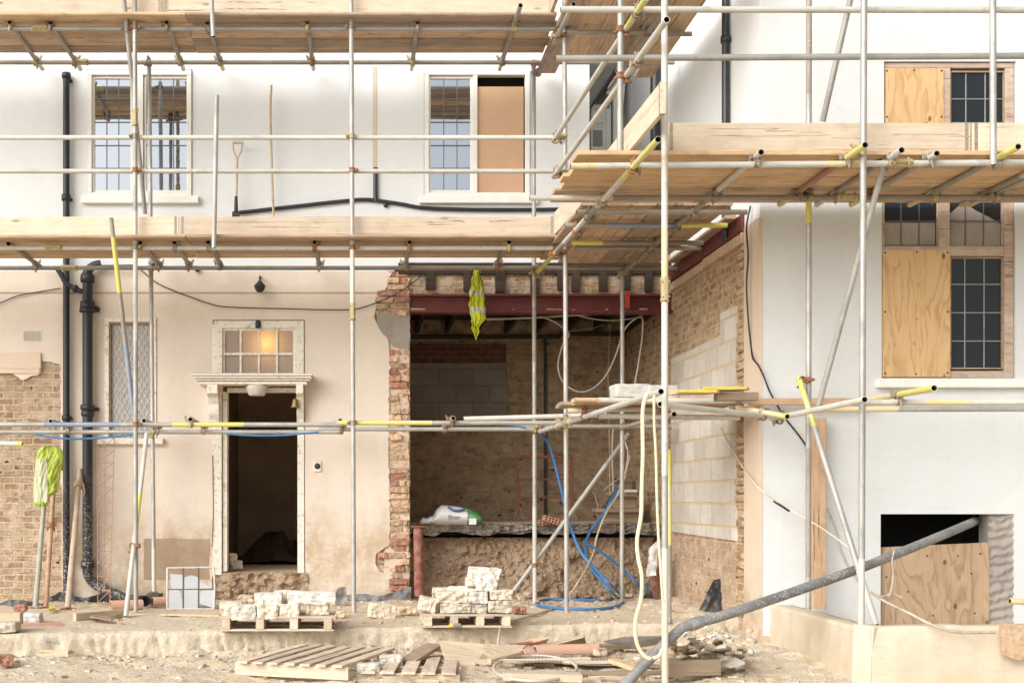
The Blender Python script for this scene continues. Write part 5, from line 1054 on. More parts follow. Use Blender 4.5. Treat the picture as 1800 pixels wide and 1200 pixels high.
st2 = [((736, 767, 1050, 1076), 'stone tilted against the left side of the stone heap', .05, .25), ((761, 800, 1033, 1078), 'tall upright stone slab at the back left of the heap', .3, 0), ((774, 827, 1060, 1078), 'rounded bottom stone at the left of the heap', .02, 0), ((768, 822, 1039, 1060), 'ochre stone second up at the left of the heap', .03, 0), ((822, 858, 1040, 1061), 'rough white stone in the middle of the heap, second up', .03, 0), ((827, 857, 1061, 1078), 'small bottom stone in the middle of the heap', .04, 0), ((858, 900, 1055, 1077), 'bottom right stone of the heap, rock faced', .02, 0), ((861, 901, 1036, 1054), 'smooth stone on the right column of the heap', .03, 0), ((790, 838, 1031, 1041), 'flat stone slab lying on the heap under the topmost stones', .15, 0), ((838, 873, 1015, 1039), 'cube like white stone next to the top of the heap', .06, .1), ((820, 842, 1015, 1031), 'little stone tucked left of the cube like stone', .1, 0), ((825, 879, 997, 1019), 'topmost rounded stone of the tall heap', .1, .06)]
for a, lb, dy, ti in st2: stone(*a, sD / (1 + dy * sD / F), lb, .19, 'stonew' if ('white' in lb or 'top' in lb) else 'stone', tilt=ti, group='stones in the tall heap')
stone(649, 694, 1062, 1087, (1087 - CY) / 1.15, 'single rough stone lying on the terrace between the two pallets', .18, 'stone', .2, group=None, tilt=.1)
stone(702, 727, 1066, 1082, (1083 - CY) / 1.15, 'small tan brick lying left of the tall stone heap', .14, 'pale', .3, name='brick', cat='brick', group=None)
stone(588, 607, 1074, 1086, (1087 - CY) / 1.15, 'small tan brick on the terrace beside the end of the left pallet', .12, 'pale', .1, name='brick', cat='brick', group=None)
stone(903, 914, 1066, 1079, (1080 - CY) / 1.15, 'broken red brick piece right of the tall heap, left half', .1, 'redlump', .2, name='brick', cat='brick', group='broken red brick'); stone(915, 926, 1067, 1079, (1080 - CY) / 1.15, 'broken red brick piece right of the tall heap, right half', .1, 'redlump', -.1, name='brick', cat='brick', group='broken red brick')
mb = MB(); c = PT(800, 1099, .27); mb.tube(c - V((.055, 0, 0)), c - V((.02, 0, 0)), .02, hollow=False); tpl = thing('cable_plug', c, 'yellow and grey cable plug lying under the tall stone heap', 'plug'); mb.build('yellow_cap', m['yel'], tpl)
mb = MB(); mb.tube(c - V((.02, 0, 0)), c + V((.05, .01, 0)), .026, .024, hollow=False); mb.build('plug_body', m['greyplastic'], tpl)
# left end timbers
board(PT(-30, 1086, .36), PT(38, 1086, .36), .12, .10, 'pale', 'thick pale timber end at the far left, on top of a stone', 'timbers at the left edge', name='timber_beam', cat='timber')
stone(-30, 27, 1094, 1112, (1113 - CY) / 1.15, 'weathered stone under the pale timber at the far left', .2, 'stone', group=None)
stone(38, 70, 1077, 1094, (1096 - CY) / 1.15, 'white concrete block beside the pale timber at the far left', .14, 'cblock', group=None, name='concrete_block', cat='block')
slabp([(36, 1093), (108, 1092), (112, 1097), (36, 1099)], .262, .012, 'pinkstrip', 'pink_strip', 'flat pink strip lying before the white concrete block', 'strip')
board(PT(131, 1084, .29), PT(222, 1076, .29), .05, .075, 'pale', 'pale beam lying on the terrace left of the two standard feet', None, name='timber_beam', cat='timber')
slabp([(157, 1083), (168, 1077), (200, 1086), (195, 1089)], .30, .01, 'oldw', 'wood_offcut', 'split grey offcut lying against the pale beam', 'offcut')
stone(24, 44, 1062, 1074, (1076 - CY) / 1.15, 'reddish lump of masonry before the brick patch', .12, 'redlump', group=None, name='brick', cat='brick')
slabp([(86, 1064), (97, 1063), (97, 1068), (86, 1070)], .30, .02, 'yel', 'yellow_scrap', 'small yellow plastic scrap at the foot of the orange prop', 'scrap')
# low ground, left
mb = MB(); ct = (CY - 1128) / (.16 - EYE)
a, b = PT(72, 1122, .20), PT(172, 1148, .05)
for q_ in range(1): pass
M = frame(a, b - a); n = 12; L_ = (b - a).length; vs = []
for i in range(15):
    t = i / 14
    for k_ in range(n): an = math.pi * (1.0 * k_ / (n - 1)); rr = .07 * (1 - .25 * t); vs.append(M @ V((L_ * t, -rr * math.cos(an), rr * .6 * math.sin(an) + .01 * math.sin(t * 9))))
mb.add(vs + [v - V((0, 0, .008)) for v in vs], [(i * n + k_, i * n + k_ + 1, (i + 1) * n + k_ + 1, (i + 1) * n + k_) for i in range(14) for k_ in range(n - 1)] + [(len(vs) + i * n + k_, len(vs) + (i + 1) * n + k_, len(vs) + (i + 1) * n + k_ + 1, len(vs) + i * n + k_ + 1) for i in range(14) for k_ in range(n - 1)], 0, True)
solo(mb, 'gutter_piece', 'cblock', 'broken grey half round gutter leaning on the terrace step at the left', 'gutter')
slabp([(52, 1116, .22), (90, 1118, .22), (95, 1142, .06), (55, 1140, .06)], .1, .02, 'slate', 'slate_piece', 'blue grey slate leaning behind the broken gutter', 'slate')
board(PL(66, 1150, .06), PL(123, 1151, .06), .1, .09, 'pale', 'tan squared block on the low ground under the broken gutter', None, name='timber_block', cat='timber')
stone(-8, 19, 1152, 1170, (1172 - CY) / 1.37, 'broken red brick at the bottom left on the low ground', .14, 'redlump', .3, group=None, name='brick', cat='brick', tilt=.1)
for x, y, w_, lb in ((215, 1140, 26, 'pale rubble stone at the foot of the step, left of centre'), (232, 1134, 20, 'small rubble stone tight against the step'), (200, 1148, 30, 'flat pale rubble piece on the low ground near the gutter'), (180, 1144, 18, 'little rubble stone beside the end of the gutter'), (312, 1134, 22, 'rubble stone under the leaded window, below the step')):
    stone(x, x + w_, y - w_ * .45, y, (y + 4 - CY) / 1.37, lb, .1, 'stone', R.uniform(-.5, .5), group='rubble stones on the low ground', name='rubble_stone', tilt=R.uniform(-.3, .3))
for a, b in (((178, 1112, .2), (208, 1126, .08)), ((203, 1124, .1), (236, 1136, .04)), ((204, 1125, .1), (217, 1140, .04))):
    mb = MB(); mb.tube(PT(*a), PT(*b), .005, hollow=False, n=5); solo(mb, 'twig', 'oldw', 'thin dry twig on the step face left of centre', 'twig', 'twigs on the step')
# low ground, middle
slabp([(772, 1125, .20), (850, 1131, .17), (925, 1133, .14), (908, 1149, .08), (862, 1158, .06), (835, 1168, .05), (786, 1168, .06)], .1, .018, 'pale', 'plywood_offcut', 'large pale plywood offcut tilted against the step in the middle', 'plywood sheet')
board(PL(716, 1162, .08), PL(764, 1133, .16), .16, .03, 'oldw', 'weathered plank leaning on the step left of the plywood offcut', None, name='plank', cat='plank')
board(PL(860, 1161, .10), PL(915, 1147, .13), .04, .03, 'pale', 'thin batten under the edge of the plywood offcut', None, name='timber_batten', cat='timber')
def halfpipe(a, b, r, mt, label, name='ridge_tile', cat='tile', arc=math.pi * 1.1, off=0):
    mb = MB(); M = frame(a, b - a); L_ = (b - a).length; n = 16; vs = []
    for sgn in (0, 1):
        for i in range(9):
            for k_ in range(n): an = off + arc * k_ / (n - 1); rr = r - .012 * sgn; vs.append(M @ V((L_ * i / 8 * (1 + (.06 * nz((k_ * .5, 0, 3), 1) if i == 8 else 0)), -rr * math.cos(an), rr * math.sin(an))))
    N = 9 * n; fs = [(i * n + k_, i * n + k_ + 1, (i + 1) * n + k_ + 1, (i + 1) * n + k_) for i in range(8) for k_ in range(n - 1)]
    fs += [tuple(N + j for j in f[::-1]) for f in fs]; fs += [(k_, N + k_, N + k_ + 1, k_ + 1) for k_ in range(n - 1)] + [(8 * n + k_, 8 * n + k_ + 1, N + 8 * n + k_ + 1, N + 8 * n + k_) for k_ in range(n - 1)]
    fs += [(i * n, (i + 1) * n, N + (i + 1) * n, N + i * n) for i in range(8)] + [(i * n + n - 1, N + i * n + n - 1, N + (i + 1) * n + n - 1, (i + 1) * n + n - 1) for i in range(8)]
    mb.add(vs, fs, 0, False); return solo(mb, name, mt, label, cat)
halfpipe(PL(940, 1146, .09), PL(1050, 1143, .09), .065, 'terra', 'long broken terracotta ridge tile lying below the step', off=-.2)
halfpipe(PL(918, 1150, .07), PL(937, 1149, .07), .05, 'terra', 'short curved terracotta fragment left of the long ridge tile', off=.2)
slabp([(893, 1131, .14), (930, 1122, .17), (966, 1119, .2), (960, 1128, .14), (936, 1132, .1)], .1, .012, 'terra', 'tile_piece', 'flat terracotta tile piece leaning on the step', 'tile')
slabp([(958, 1131, .13), (1026, 1114, .22), (1030, 1126, .12), (1000, 1130, .1)], .1, .03, 'pale', 'wood_wedge', 'pale wooden wedge leaning on the step above the ridge tile', 'timber')
board(PL(884, 1187, .10), PL(1021, 1190, .09), .16, .06, 'boardw', 'pale yellow beam lying nearest the viewer in the middle', None, name='timber_beam', cat='timber')
board(PL(872, 1161, .09), PL(1036, 1157, .09), .05, .03, 'boardw', 'thin whitish batten across the loose wire mesh sheet', None, name='timber_batten', cat='timber')
board(PL(990, 1164, .08), PL(1074, 1163, .08), .06, .025, 'boardw', 'second whitish batten right of the coiled cable', None, name='timber_batten', cat='timber')
b = MB(); vs = []; nxm, nym = 60, 10
for j in range(nym + 1):
    for i in range(nxm + 1):
        u, v = i / nxm, j / nym; p = PL(905 + 190 * u, 1172 - 14 * v, .05); vs.append(p + V((0, 0, .03 * math.exp(-((u - .25) / .3) ** 2) + .004 * (i % 2) + .01)))
n = nxm + 1; b.add(vs, [(j * n + i, j * n + i + 1, (j + 1) * n + i + 1, (j + 1) * n + i) for j in range(nym) for i in range(nxm)]); solo(b, 'metal_lath_sheet', 'mesh', 'ribbed metal lath sheet buckled over the low ground', 'metal sheet')
board(PL(968, 1184, .10), PL(1215, 1182, .10), .05, .03, 'oldw', 'long thin grey plank lying across the low ground at the right of middle', None, name='plank', cat='plank')
board(PL(1076, 1160, .12), PL(1128, 1178, .08), .09, .035, 'oran', 'short orange new wood offcut lying near the yellow standard', None, name='wood_offcut', cat='timber')
board(PL(1020, 1139, .10), PL(1118, 1133, .10), .1, .05, 'oldw', 'brown weathered board right of the ridge tile', None, name='plank', cat='plank')
stone(1046, 1067, 1139, 1152, (1153 - CY) / 1.34, 'small tan wooden block at the end of the ridge tile', .08, 'pale', .4, group=None, name='wood_block', cat='timber')
slabp([(1060, 1126, .17), (1100, 1118, .2), (1165, 1116, .2), (1160, 1130, .12), (1120, 1136, .1)], .1, .012, 'slate', 'slate_piece', 'grey slate sheet lying below the step behind the yellow hose', 'slate')
stone(665, 707, 1152, 1172, (1175 - CY) / 1.37, 'white stone lying on the right end of the skewed pallet', .14, 'stonew', .2, group='white stones by the skewed pallet'); stone(628, 669, 1167, 1186, (1190 - CY) / 1.37, 'white stone nearer the viewer beside the skewed pallet', .14, 'stonew', -.1, group='white stones by the skewed pallet')
# plaster rubble at the right
board(PL(1168, 1172, .14), PL(1258, 1170, .14), .18, .12, 'oldw', 'thick grey beam under the heap of plaster rubble', None, name='timber_beam', cat='timber')
rz_ = [(1186, 1148, 52), (1210, 1140, 46), (1240, 1136, 50), (1270, 1140, 44), (1225, 1128, 40), (1290, 1150, 40), (1200, 1156, 46), (1258, 1146, 84), (1283, 1160, 56), (1305, 1140, 26), (1262, 1126, 30), (1235, 1158, 40), (1180, 1128, 22), (1300, 1172, 20), (1215, 1118, 24), (1190, 1138, 26)]
adj = ['flat broken', 'jagged white', 'curled cream', 'crumbling grey', 'thick cream', 'thin pointed', 'dusty pale', 'large angular']
plc = ['under the black pipe', 'at the back of the heap', 'in the middle of the heap', 'at the right of the heap', 'on top near the wall', 'by the wing corner', 'on the left of the heap', 'over the beam end']
for i, (x, y, w_) in enumerate(rz_):
    z = .10 + (1180 - y) / 205 * .8; z = min(z, .36) ; pts = []
    k_ = R.randint(5, 8); ph = R.random() * 6
    for j in range(k_): an = ph + j * 6.283 / k_; rr = w_ / 2 * R.uniform(.65, 1.1); pts.append((x + rr * math.cos(an), y + rr * .36 * math.sin(an), z + R.uniform(-.03, .03) - .05 * math.sin(an)))
    slabp(pts[::-1], z, R.uniform(.012, .03), R.choice(['stonew', 'stone', 'stone', 'pale']), 'plaster_slab', f'{adj[i % 8]} plaster piece {plc[(i * 3 + i // 8) % 8]} beside the wing' , 'rubble', 'plaster rubble heap')
for i in range(26):
    x = R.uniform(1175, 1320); y = R.uniform(1108, 1165); w_ = R.uniform(6, 16); stone(x, x + w_, y - w_ * .6, y, 214, 'small lump in the plaster rubble heap by the wing corner', w_ / 214, R.choice(['stone', 'stonew', 'cblock']), R.uniform(0, 3), group='small lumps in the rubble heap', name='rubble_stone', cat='rubble', tilt=R.uniform(-.6, .6))
# black drain pipe
dp = MB(); dp.path([P(1085, 1215, 238), P(1120, 1180, 238), P(1188, 1112, 236), P(1215, 1097, 235), P(1300, 1072, 231), P(1520, 995, 216), P(1690, 926, 198), P(1716, 912, 190), P(1722, 900, 186)], .039, n=20, res=10)
o = solo(dp, 'drain_pipe', 'drain', 'long black drain pipe splashed with plaster, running up into the low wing opening', 'pipe')
mb = MB(); mb.lathe([(.039, -.06), (.045, -.05), (.047, 0), (.045, .05), (.039, .06)], P(1222, 1095, 234.8), (.9, .1, .28), 20); tag(mb.build('pipe_collar', m['drain'], o)) if False else mb.build('pipe_collar', m['drain'], o, PM[o.name])
# hoses, cables, straps
def run(pts, r, name, mt, label, cat, n=8, flat=None, group=None):
    mb = MB(); mb.path(pts, r, n=n, res=8, flat=flat); return solo(mb, name, mt, label, cat, group)
run([P(x, y, 250) for x, y in ((1138, 690), (1130, 720), (1130, 800), (1128, 860), (1127, 905), (1120, 948), (1122, 980), (1128, 1010), (1127, 1050), (1118, 1085), (1117, 1115), (1124, 1140), (1140, 1156), (1158, 1152), (1164, 1140))], (.014, .004), 'flat_hose', 'strap', 'pale yellow flat hose hanging in a long loop before the yellow standard', 'hose', flat=(1, 0, .1))
run([P(x, y, 247) for x, y in ((1150, 694), (1150, 740), (1153, 800), (1155, 880), (1158, 950), (1162, 1010), (1166, 1060))], (.010, .005), 'webbing_strap', 'strap', 'thinner pale yellow strap hanging right beside the yellow standard', 'strap', flat=(1, 0, 0))
def G(x, y, z=.27): return PT(x, y, z)
run([P(930, 752, 156), P(952, 764, 155), P(968, 790, 154), P(984, 850, 154), P(1000, 915, 154), P(1020, 968, 156), P(1050, 1003, 158), P(1075, 1028, 160), G(1092, 1048), G(1090, 1062), G(1050, 1070), G(990, 1069), G(950, 1064), G(944, 1058), G(965, 1053), G(1020, 1054), G(1070, 1053), G(1086, 1044)], .016, 'blue_hose', 'blue', 'blue hose dropping from the scaffold and coiled on the ground in the opening', 'hose', 10)
run([P(1086, 855, 148), P(1078, 872, 149), P(1060, 905, 150), P(1040, 930, 151), P(1030, 955, 153), P(1033, 985, 155), P(1050, 1012, 158), P(1075, 1040, 160), G(1084, 1048), G(1100, 1052)], .016, 'blue_hose', 'blue', 'second blue hose with a black fitting, curving down past the shelves', 'hose', 10)
run([P(1025, 952, 155), P(1060, 972, 154), P(1100, 1005, 153), P(1125, 1030, 153), G(1136, 1046), G(1125, 1050), G(1105, 1047)], .015, 'blue_hose', 'blue', 'third blue hose running right behind the opening standard', 'hose', 10)
mb = MB(); mb.tube(P(1068, 886, 148.5), P(1088, 852, 148), .03, .012, hollow=False); mb.lathe([(.02, -.02), (.04, 0), (.02, .02)], P(1064, 890, 148.6), (.5, 0, .8)); solo(mb, 'hose_fitting', 'plastic', 'black fitting at the top of the second blue hose', 'hose fitting')
for i, pts in enumerate((((62, 763), (90, 768), (130, 771), (180, 769), (236, 763)), ((398, 762), (440, 765), (490, 765), (530, 762), (560, 759)), ((802, 747), (840, 744), (890, 746), (925, 752)))):
    run([P(x, y, 161.5) for x, y in pts], .011, 'blue_pipe', 'blue', ['blue pipe sagging under the low ledger across the black pipes', 'blue pipe sagging under the low ledger across the doorway', 'blue pipe along the low ledger across the wide opening'][i], 'pipe', group='blue pipes along the low ledger')
run([P(1108, 800, 152), P(1090, 860, 151.5), P(1066, 900, 152), P(1050, 940, 153), P(1040, 980, 156), P(1015, 1025, 165), G(985, 1062, .28), G(945, 1078), G(905, 1090), P(884, 1097, 191), P(878, 1112, 197), P(876, 1132, 200), PL(880, 1148, .07), PL(900, 1160, .07)], .012, 'dusty_cable', 'brcable', 'dusty cable running down from the opening over the terrace step', 'cable', 8)
run([PL(868 + 73 * (1 + math.cos(a_)), 1174 - 22 * math.sin(a_) + 0, .09) for a_ in [math.radians(d) for d in range(-150, 215, 15)]], .013, 'coiled_cable', 'cable', 'pale cable lying in one big loop on the low ground', 'cable', 8)
mb_ = [(950, 556, 148), (975, 566, 147), (1000, 586, 146), (990, 604, 145), (981, 640, 145), (988, 668, 145), (1010, 686, 145), (1035, 686, 145), (1062, 664, 145), (1082, 625, 146), (1095, 585, 147), (1110, 565, 148), (1128, 558, 149), (1129, 590, 149), (1122, 640, 149), (1116, 675, 149)]
run([P(*p) for p in mb_], .011, 'hanging_cable', 'cable', 'thick pale cable looping down inside the opening', 'cable')
run([P(*p) for p in ((855, 561, 148), (940, 558, 147), (1020, 553, 147), (1095, 549, 148))], .013, 'pale_conduit', 'cable', 'straight pale conduit just under the red steel beam', 'conduit')
run([P(*p) for p in ((1005, 551, 146), (1040, 560, 146), (1075, 563, 147), (1115, 559, 148), (1130, 553, 149))], .009, 'hanging_cable', 'cable', 'thin pale cable sagging just under the steel beam at the right', 'cable')
run([P(*p) for p in ((990, 584, 140), (1040, 577, 137), (1070, 571, 136), (1071, 600, 136), (1069, 660, 136), (1071, 760, 136), (1072, 870, 136))], .006, 'inside_cable', 'cable', 'thin pale cable running square across and down the inside wall', 'cable')
run([P(*p) for p in ((1078, 750, 140), (1076, 800, 140), (1078, 850, 140), (1077, 880, 140))], .012, 'pale_conduit', 'cable', 'upright pale pipe against the inside wall behind the diagonal tube', 'conduit')
run([P(*p) for p in ((1098, 775, 150), (1104, 795, 150), (1101, 820, 150), (1094, 842, 149), (1088, 856, 149))], .009, 'hanging_cable', 'cable', 'white cable tail hanging above the black hose fitting', 'cable')
run([P(*p) for p in ((1060, 862, 142), (1085, 843, 143), (1100, 838, 143), (1060, 900, 142), (1045, 866, 142))], .005, 'hanging_cable', 'cable', 'tangle of thin white wire beside the shelves', 'cable')
run([P(1262, 748, 177), P(1288, 792, 184), P(1311, 828, 191), P(1336, 859, 198.5), P(1380, 890, 199), P(1440, 925, 203), P(1500, 968, 210), P(1524, 990, 214)], .006, 'yellow_rope', 'strap', 'thin yellow rope stretched from the wing corner to the drain pipe', 'rope')
run([P(1360, 880, 198.5), P(1388, 898, 199.5)], .011, 'rope_sleeve', 'iron', 'dark sleeve on the thin yellow rope', 'sleeve')
run([P(1530, 1040, 236), P(1555, 1056, 236), P(1600, 1078, 238), P(1640, 1098, 242), P(1680, 1110, 243), P(1750, 1111, 243)], .010, 'dusty_cable', 'brcable', 'dusty cable draped from the standard foot over the concrete wall', 'cable')
run([PL(1570, 1201, .05), PL(1620, 1194, .06), PL(1680, 1189, .06), PL(1730, 1183, .07), PL(1810, 1176, .08)], .012, 'yellow_hose', 'yel', 'bright yellow hose on the ground at the bottom right', 'hose')
run([P(1572, 968, 212), P(1568, 985, 213), P(1570, 1010, 213), P(1566, 1040, 213), P(1560, 1048, 213)], .008, 'rope_end', 'cable', 'frayed pale rope knotted round the drain pipe', 'rope'); run([P(1536, 1045, 213), P(1550, 1048, 213), P(1568, 1044, 212), P(1585, 1050, 212)], .010, 'rope_end', 'cable', 'pale rope lying level under the knotted rope', 'rope')
# inside the opening
slz = 1.145
bg_ = thing('plaster_bag', P(800, 921, 148), 'white and green plaster bag lying on the floor slab in the opening', 'bag')
def blob(rows, s, mt, name, par, seed, dep):
    b = MB(); n = 22; vs = []
    for i, (x, y0, y1) in enumerate(rows):
        c = P(x, (y0 + y1) / 2, s); h = (y1 - y0) / s / 2
        for k_ in range(n): an = 6.283 * k_ / n; e = V((0, math.cos(an) * dep * min(1, h / .06), math.sin(an) * h)); e *= 1 + .10 * nz((x / 14, an, seed), 1.3, 3); vs.append(c + e)
    b.add(vs, [(i * n + k_, i * n + (k_ + 1) % n, (i + 1) * n + (k_ + 1) % n, (i + 1) * n + k_) for i in range(len(rows) - 1) for k_ in range(n)] + [tuple(range(n)), tuple(range(len(vs) - n, len(vs)))], 0, True)
    return b.build(name, m[mt], par)
blob([(757, 912, 919), (762, 904, 921), (768, 893, 922), (776, 887, 922), (790, 888, 923), (805, 890, 923), (818, 893, 923), (821, 893.5, 923)], 148, 'bagw', 'bag_body', bg_, 2, .17)
blob([(820, 893, 923), (832, 896, 923.5), (840, 900, 922), (846, 905, 921), (847.5, 910, 918)], 148, 'green', 'bag_end', bg_, 5, .165)
blob([(738, 914, 921), (744, 909, 921), (750, 911, 920), (756, 907, 920), (763, 906, 919)], 148.5, 'bagw', 'torn_film', bg_, 8, .1)
mb = MB(); c = P(789, 908, 148) + V((0, -.182, 0)); mb.lathe([(.016, 0), (.024, 0), (.024, .004), (.016, .004)], c, (0, -1, 0), 20); mb.build('round_emblem', m['bluep'], bg_)
mb = MB(); mb.path([P(786, 890, 148) + V((0, -.13, 0)), P(795, 896, 148) + V((0, -.175, 0)), P(806, 897, 148) + V((0, -.175, 0)), P(816, 894, 148) + V((0, -.15, 0))], (.014, .004), flat=(0, 0, 1)); mb.build('blue_swoosh', m['bluep'], bg_)
mb = MB()
for i in range(2): mb.box(P(795, 907 + i * 3, 148) + V((0, -.186, 0)), P(807 - i * 2, 908.2 + i * 3, 148) + V((0, -.182, 0)))
mb.build('print_lines', m['bluep'], bg_)
mb = MB(); mb.box(P(822, 910, 148) + V((0, -.176, 0)), P(835, 921, 148) + V((0, -.172, 0))); mb.build('white_label', m['bagw'], bg_)
def hbrick(x, y, s, rz, label, tilt=0):
    c = P(x, y, s); t = thing('hollow_brick', c, label, 'brick', 'red bricks on the slab'); b = MB(); M = PM[t.name] @ Matrix.Rotation(rz, 4, 'Z') @ Matrix.Rotation(tilt, 4, 'Y'); hx = []
    for i in range(5):
        for j in range(2): hx.append([(-.09 + i * .04, -.024 + j * .03), (-.066 + i * .04, -.024 + j * .03), (-.066 + i * .04, -.005 + j * .03), (-.09 + i * .04, -.005 + j * .03)])
    b.plate([[(-.107, -.033), (.107, -.033), (.107, .033), (-.107, .033)]] + hx, lambda a, z, d: M @ V((a, d, z)), .1); b.build('brick_body', m['redlump'], t)
hbrick(972, 914, 150, .1, 'hollow red brick tilted on top of the pair on the slab', .3); hbrick(962, 917.5, 149, 0, 'flat red brick under the tilted hollow brick')
cl = thing('steel_column', P(736, 1048, 158), 'rusty red steel column at the left edge of the opening', 'column')
mb = MB(); mb.tube(P(735, 925, 157), P(737, 1047, 157), .055, n=20, hollow=False); mb.build('shaft', plain('rusty_red_paint', (.20, .05, .04), (.33, .2, .15), .7, sc=14), cl)
mb = MB(); mb.box(P(722, 924, 157) - V((0, .07, 0)), P(748, 926, 157) + V((0, .07, 0)), bev=.002); mb.build('head_plate', m['rust'], cl)
mb = MB(); mb.tube(P(1151, 975, 156), P(1151, 1052, 156), .055, n=20, hollow=False); mb.box(P(1141, 973, 156) - V((0, .07, 0)), P(1161, 976, 156) + V((0, .07, 0))); solo(mb, 'steel_column', bpy.data.materials['rusty_red_paint'], 'short rusty red column at the right edge of the opening', 'column')
fr_ = thing('steel_trestle', P(960, 914, 136), 'rusty orange steel trestle frame standing on the slab', 'trestle')
for nm, a, b_, r in (('post', (908, 800), (911, 900), .018), ('post', (1003, 800), (1005, 900), .018), ('rail', (908, 803), (1008, 802), .022), ('rail', (912, 842), (1004, 842), .012), ('rail', (912, 874), (1004, 873), .012), ('leg', (911, 886), (922, 914), .012), ('leg', (911, 886), (904, 914), .012), ('leg', (1004, 886), (1014, 912), .012)):
    mb = MB(); mb.tube(P(*a, 136), P(*b_, 136), r, hollow=False, n=10); mb.build(nm, m['rust'] if nm != 'leg' else m['oldw'], fr_)
shf = thing('timber_step', P(1090, 920, 146), 'rough stepped timbers piled on the slab at the right of the opening', 'timber pile')
for x0, x1, y0, y1, s in ((1048, 1128, 893, 900, 146), (1056, 1126, 901, 918, 145), (1072, 1122, 865, 872, 145), (1078, 1120, 873, 893, 144)):
    mb = MB(); mb.pb(x0, x1, y0, y1, F / s, F / s + .3, s, bev=.008); mb.build('timber', m['oldw'], shf)
mb = MB(); mb.pb(1112, 1118, 845, 865, F / 145, F / 145 + .06, 145, bev=.004); solo(mb, 'dark_box', 'plastic', 'small dark box standing on the timber pile', 'box')
mb = MB(); mb.pb(1098, 1120, 860, 865, F / 145.5, F / 145.5 + .1, 145.5, bev=.004); solo(mb, 'white_packet', 'bagw', 'white flat packet lying on the timber pile', 'packet')
mb = MB(); mb.pb(1098, 1106, 514, 543, YF - .045, YF - .03, bev=.004); part(mb, 'red_paint_mark', plain('bright_red_paint', (.5, .04, .03), None, .5), house)
sheet([(1133, 1012), (1150, 1010)], [(1138, 962), (1150, 950), (1155, 955)], 157, 'bagw', 'torn_wrapper', 'torn white wrapper caught by the short column at the right', 'wrapper', .05, 10, 14, 21)
sheet([(1128, 1050), (1145, 1050)], [(1130, 1020), (1140, 1022)], 157, 'plastic', 'dark_sheet', 'dark plastic scrap on the ground by the short column', 'scrap', .05, 10, 8, 23)
# rubble in the hall
hr = MB(); 
for i, (x0, x1, y0, y1) in enumerate(((400, 414, 972, 992), (402, 424, 985, 999))): stone(x0, x1, y0, y1, 150, ['lump of rubble stacked just inside the doorway', 'wider lump of rubble on the floor inside the doorway'][i], .16, 'stone', .3, group='rubble inside the doorway', name='rubble_stone', cat='rubble')
s = MB(); n1, n2 = 30, 12; vs = []
for j in range(n2 + 1):
    for i in range(n1 + 1):
        u, v = i / n1, j / n2; vs.append(V((-1.6 + 1.0 * u, 16.9 + 1.3 * v, .57 + .55 * math.sin(math.pi * min(1, u * .9 + .1)) * math.sin(math.pi * min(1, v * .7 + .05)) * (1 + .6 * nz((u * 2, v * 2, 4), 2)) * (.4 + .6 * u))))
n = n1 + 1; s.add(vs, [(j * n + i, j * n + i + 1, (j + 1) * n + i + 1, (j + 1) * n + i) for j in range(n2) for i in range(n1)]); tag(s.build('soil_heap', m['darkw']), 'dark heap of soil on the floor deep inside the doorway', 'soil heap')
# soil clods and small stones under the slab
for i in range(34):
    x = R.uniform(760, 1150); y = R.uniform(1046, 1062); w_ = R.uniform(5, 17); stone(x, x + w_, y - w_ * .6, y, (y - CY) / 1.13, 'small clod of soil and brick on the ground at the foot of the dug bank', w_ / 160, R.choice(['pale', 'bricklump', 'bricklump']), R.uniform(0, 3), group='clods below the dug bank', name='soil_clod', cat='clod', tilt=R.uniform(-.4, .4))
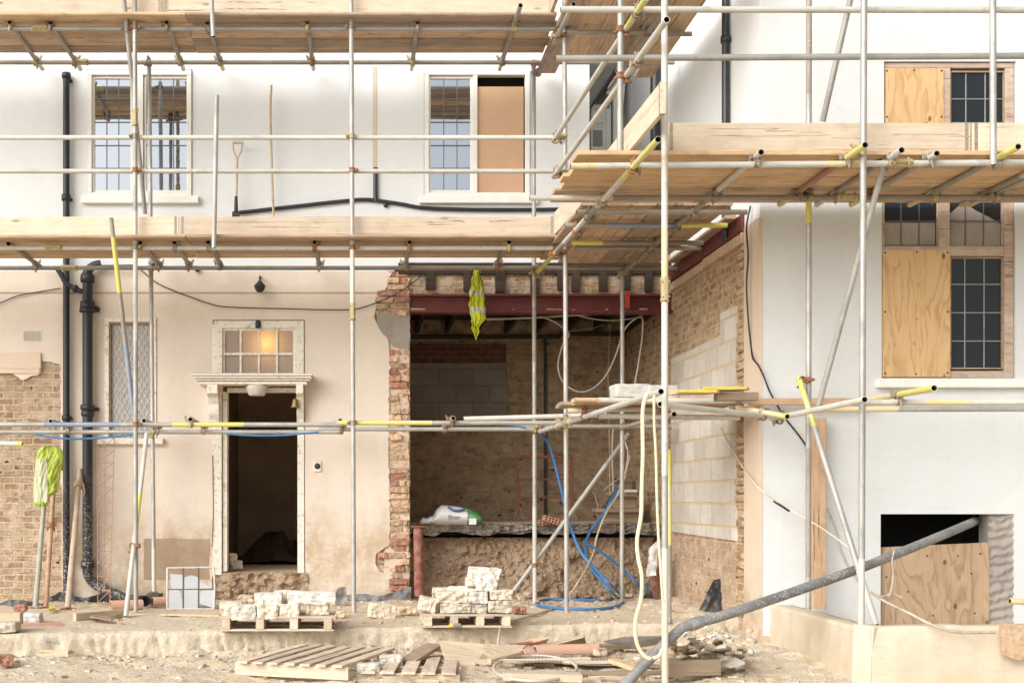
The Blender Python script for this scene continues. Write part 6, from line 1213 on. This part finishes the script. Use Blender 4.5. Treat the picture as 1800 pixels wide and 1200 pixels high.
# ---- fine rubble everywhere: one uncountable mass
def chips(N, fn, name, sz, asp):
    b = MB()
    for _ in range(N):
        x, y, z = fn(); k_ = R.random(); a = sz * (.35 + R.random() ** 3 * 2.4); l_ = a * (R.uniform(1, 5) if k_ < asp else R.uniform(.8, 1.5)); h = a * R.uniform(.15, .55)
        if k_ < asp: h = a * .15; a *= .45
        M = Matrix.Translation((x, y, z + h * .12)) @ Matrix.Rotation(R.uniform(0, 6.3), 4, 'Z') @ Matrix.Rotation(R.uniform(-.35, .35), 4, 'X')
        vs = [M @ V((sx * l_ * R.uniform(.3, .6), sy * a * R.uniform(.3, .6), sz_ * h * R.uniform(.3, .6))) for sx in (-1, 1) for sy in (-1, 1) for sz_ in (-1, 1)]
        b.add(vs, [(0, 1, 3, 2), (4, 6, 7, 5), (0, 4, 5, 1), (2, 3, 7, 6), (0, 2, 6, 4), (1, 5, 7, 3)], R.choice([0, 0, 0, 0, 0, 0, 2, 2, 3] if a < .05 else [0, 0, 2, 2, 1, 3]) if k_ >= asp else R.choice([4, 4, 1]))
    return tag(b.build(name, [m['dirt'], m['stonew'], m['stone'], m['bricklump'], m['pale']]), kind='stuff')
def f1():
    x = R.uniform(-3.6, 5.5)
    if R.random() < .45: y = edgeY(x) - abs(R.gauss(0, .28)) - .03
    else: y = R.uniform(9.4, edgeY(x) - .05)
    if R.random() < .4: x = R.gauss(1.6, .9); y = min(y, edgeY(x) - .03)
    if x > 3.65 and y > 9.45: x -= 2.5
    return x, y, lz(x, y)
def f2():
    x = R.uniform(-4.0, 3.6); y = R.uniform(edgeY(x) + .05, 15.0) if R.random() < .5 else 15.0 - abs(R.gauss(0, .4))
    return x, y, tz(x, y)
def f3(): x = R.uniform(3.85, 4.8); y = R.uniform(9.85, 11.7); return x, y, .44 - .16 * max(0, min(1, (x - 3.9) / .7))
chips(4800, f1, 'rubble', .021, .2); chips(2600, f2, 'terrace_rubble', .018, .12); chips(500, f3, 'fill_rubble', .022, .2)

for i in range(34):
    x = R.gauss(960, 150); y = R.uniform(1108, 1196)
    if not 640 < x < 1260: continue
    c = PL(x, y, lz(0, 0) + .03); c.z = lz(c.x, c.y) + R.uniform(.012, .035)
    if c.y > edgeY(c.x) - .08: c.y = edgeY(c.x) - .12
    a_ = R.uniform(-.5, .5) + (math.pi / 2 if R.random() < .15 else 0); L_ = R.uniform(.08, .42); d_ = V((math.cos(a_), math.sin(a_) * .7, R.uniform(-.08, .08))) * L_ / 2
    board(c - d_, c + d_, R.uniform(.02, .08), R.uniform(.008, .03), R.choice(['pale', 'oldw', 'boardw', 'palletw']), 'loose scrap of splintered wood on the littered low ground before the opening', 'wood scraps on the low ground', name='wood_scrap', cat='wood scrap', bev=.002)
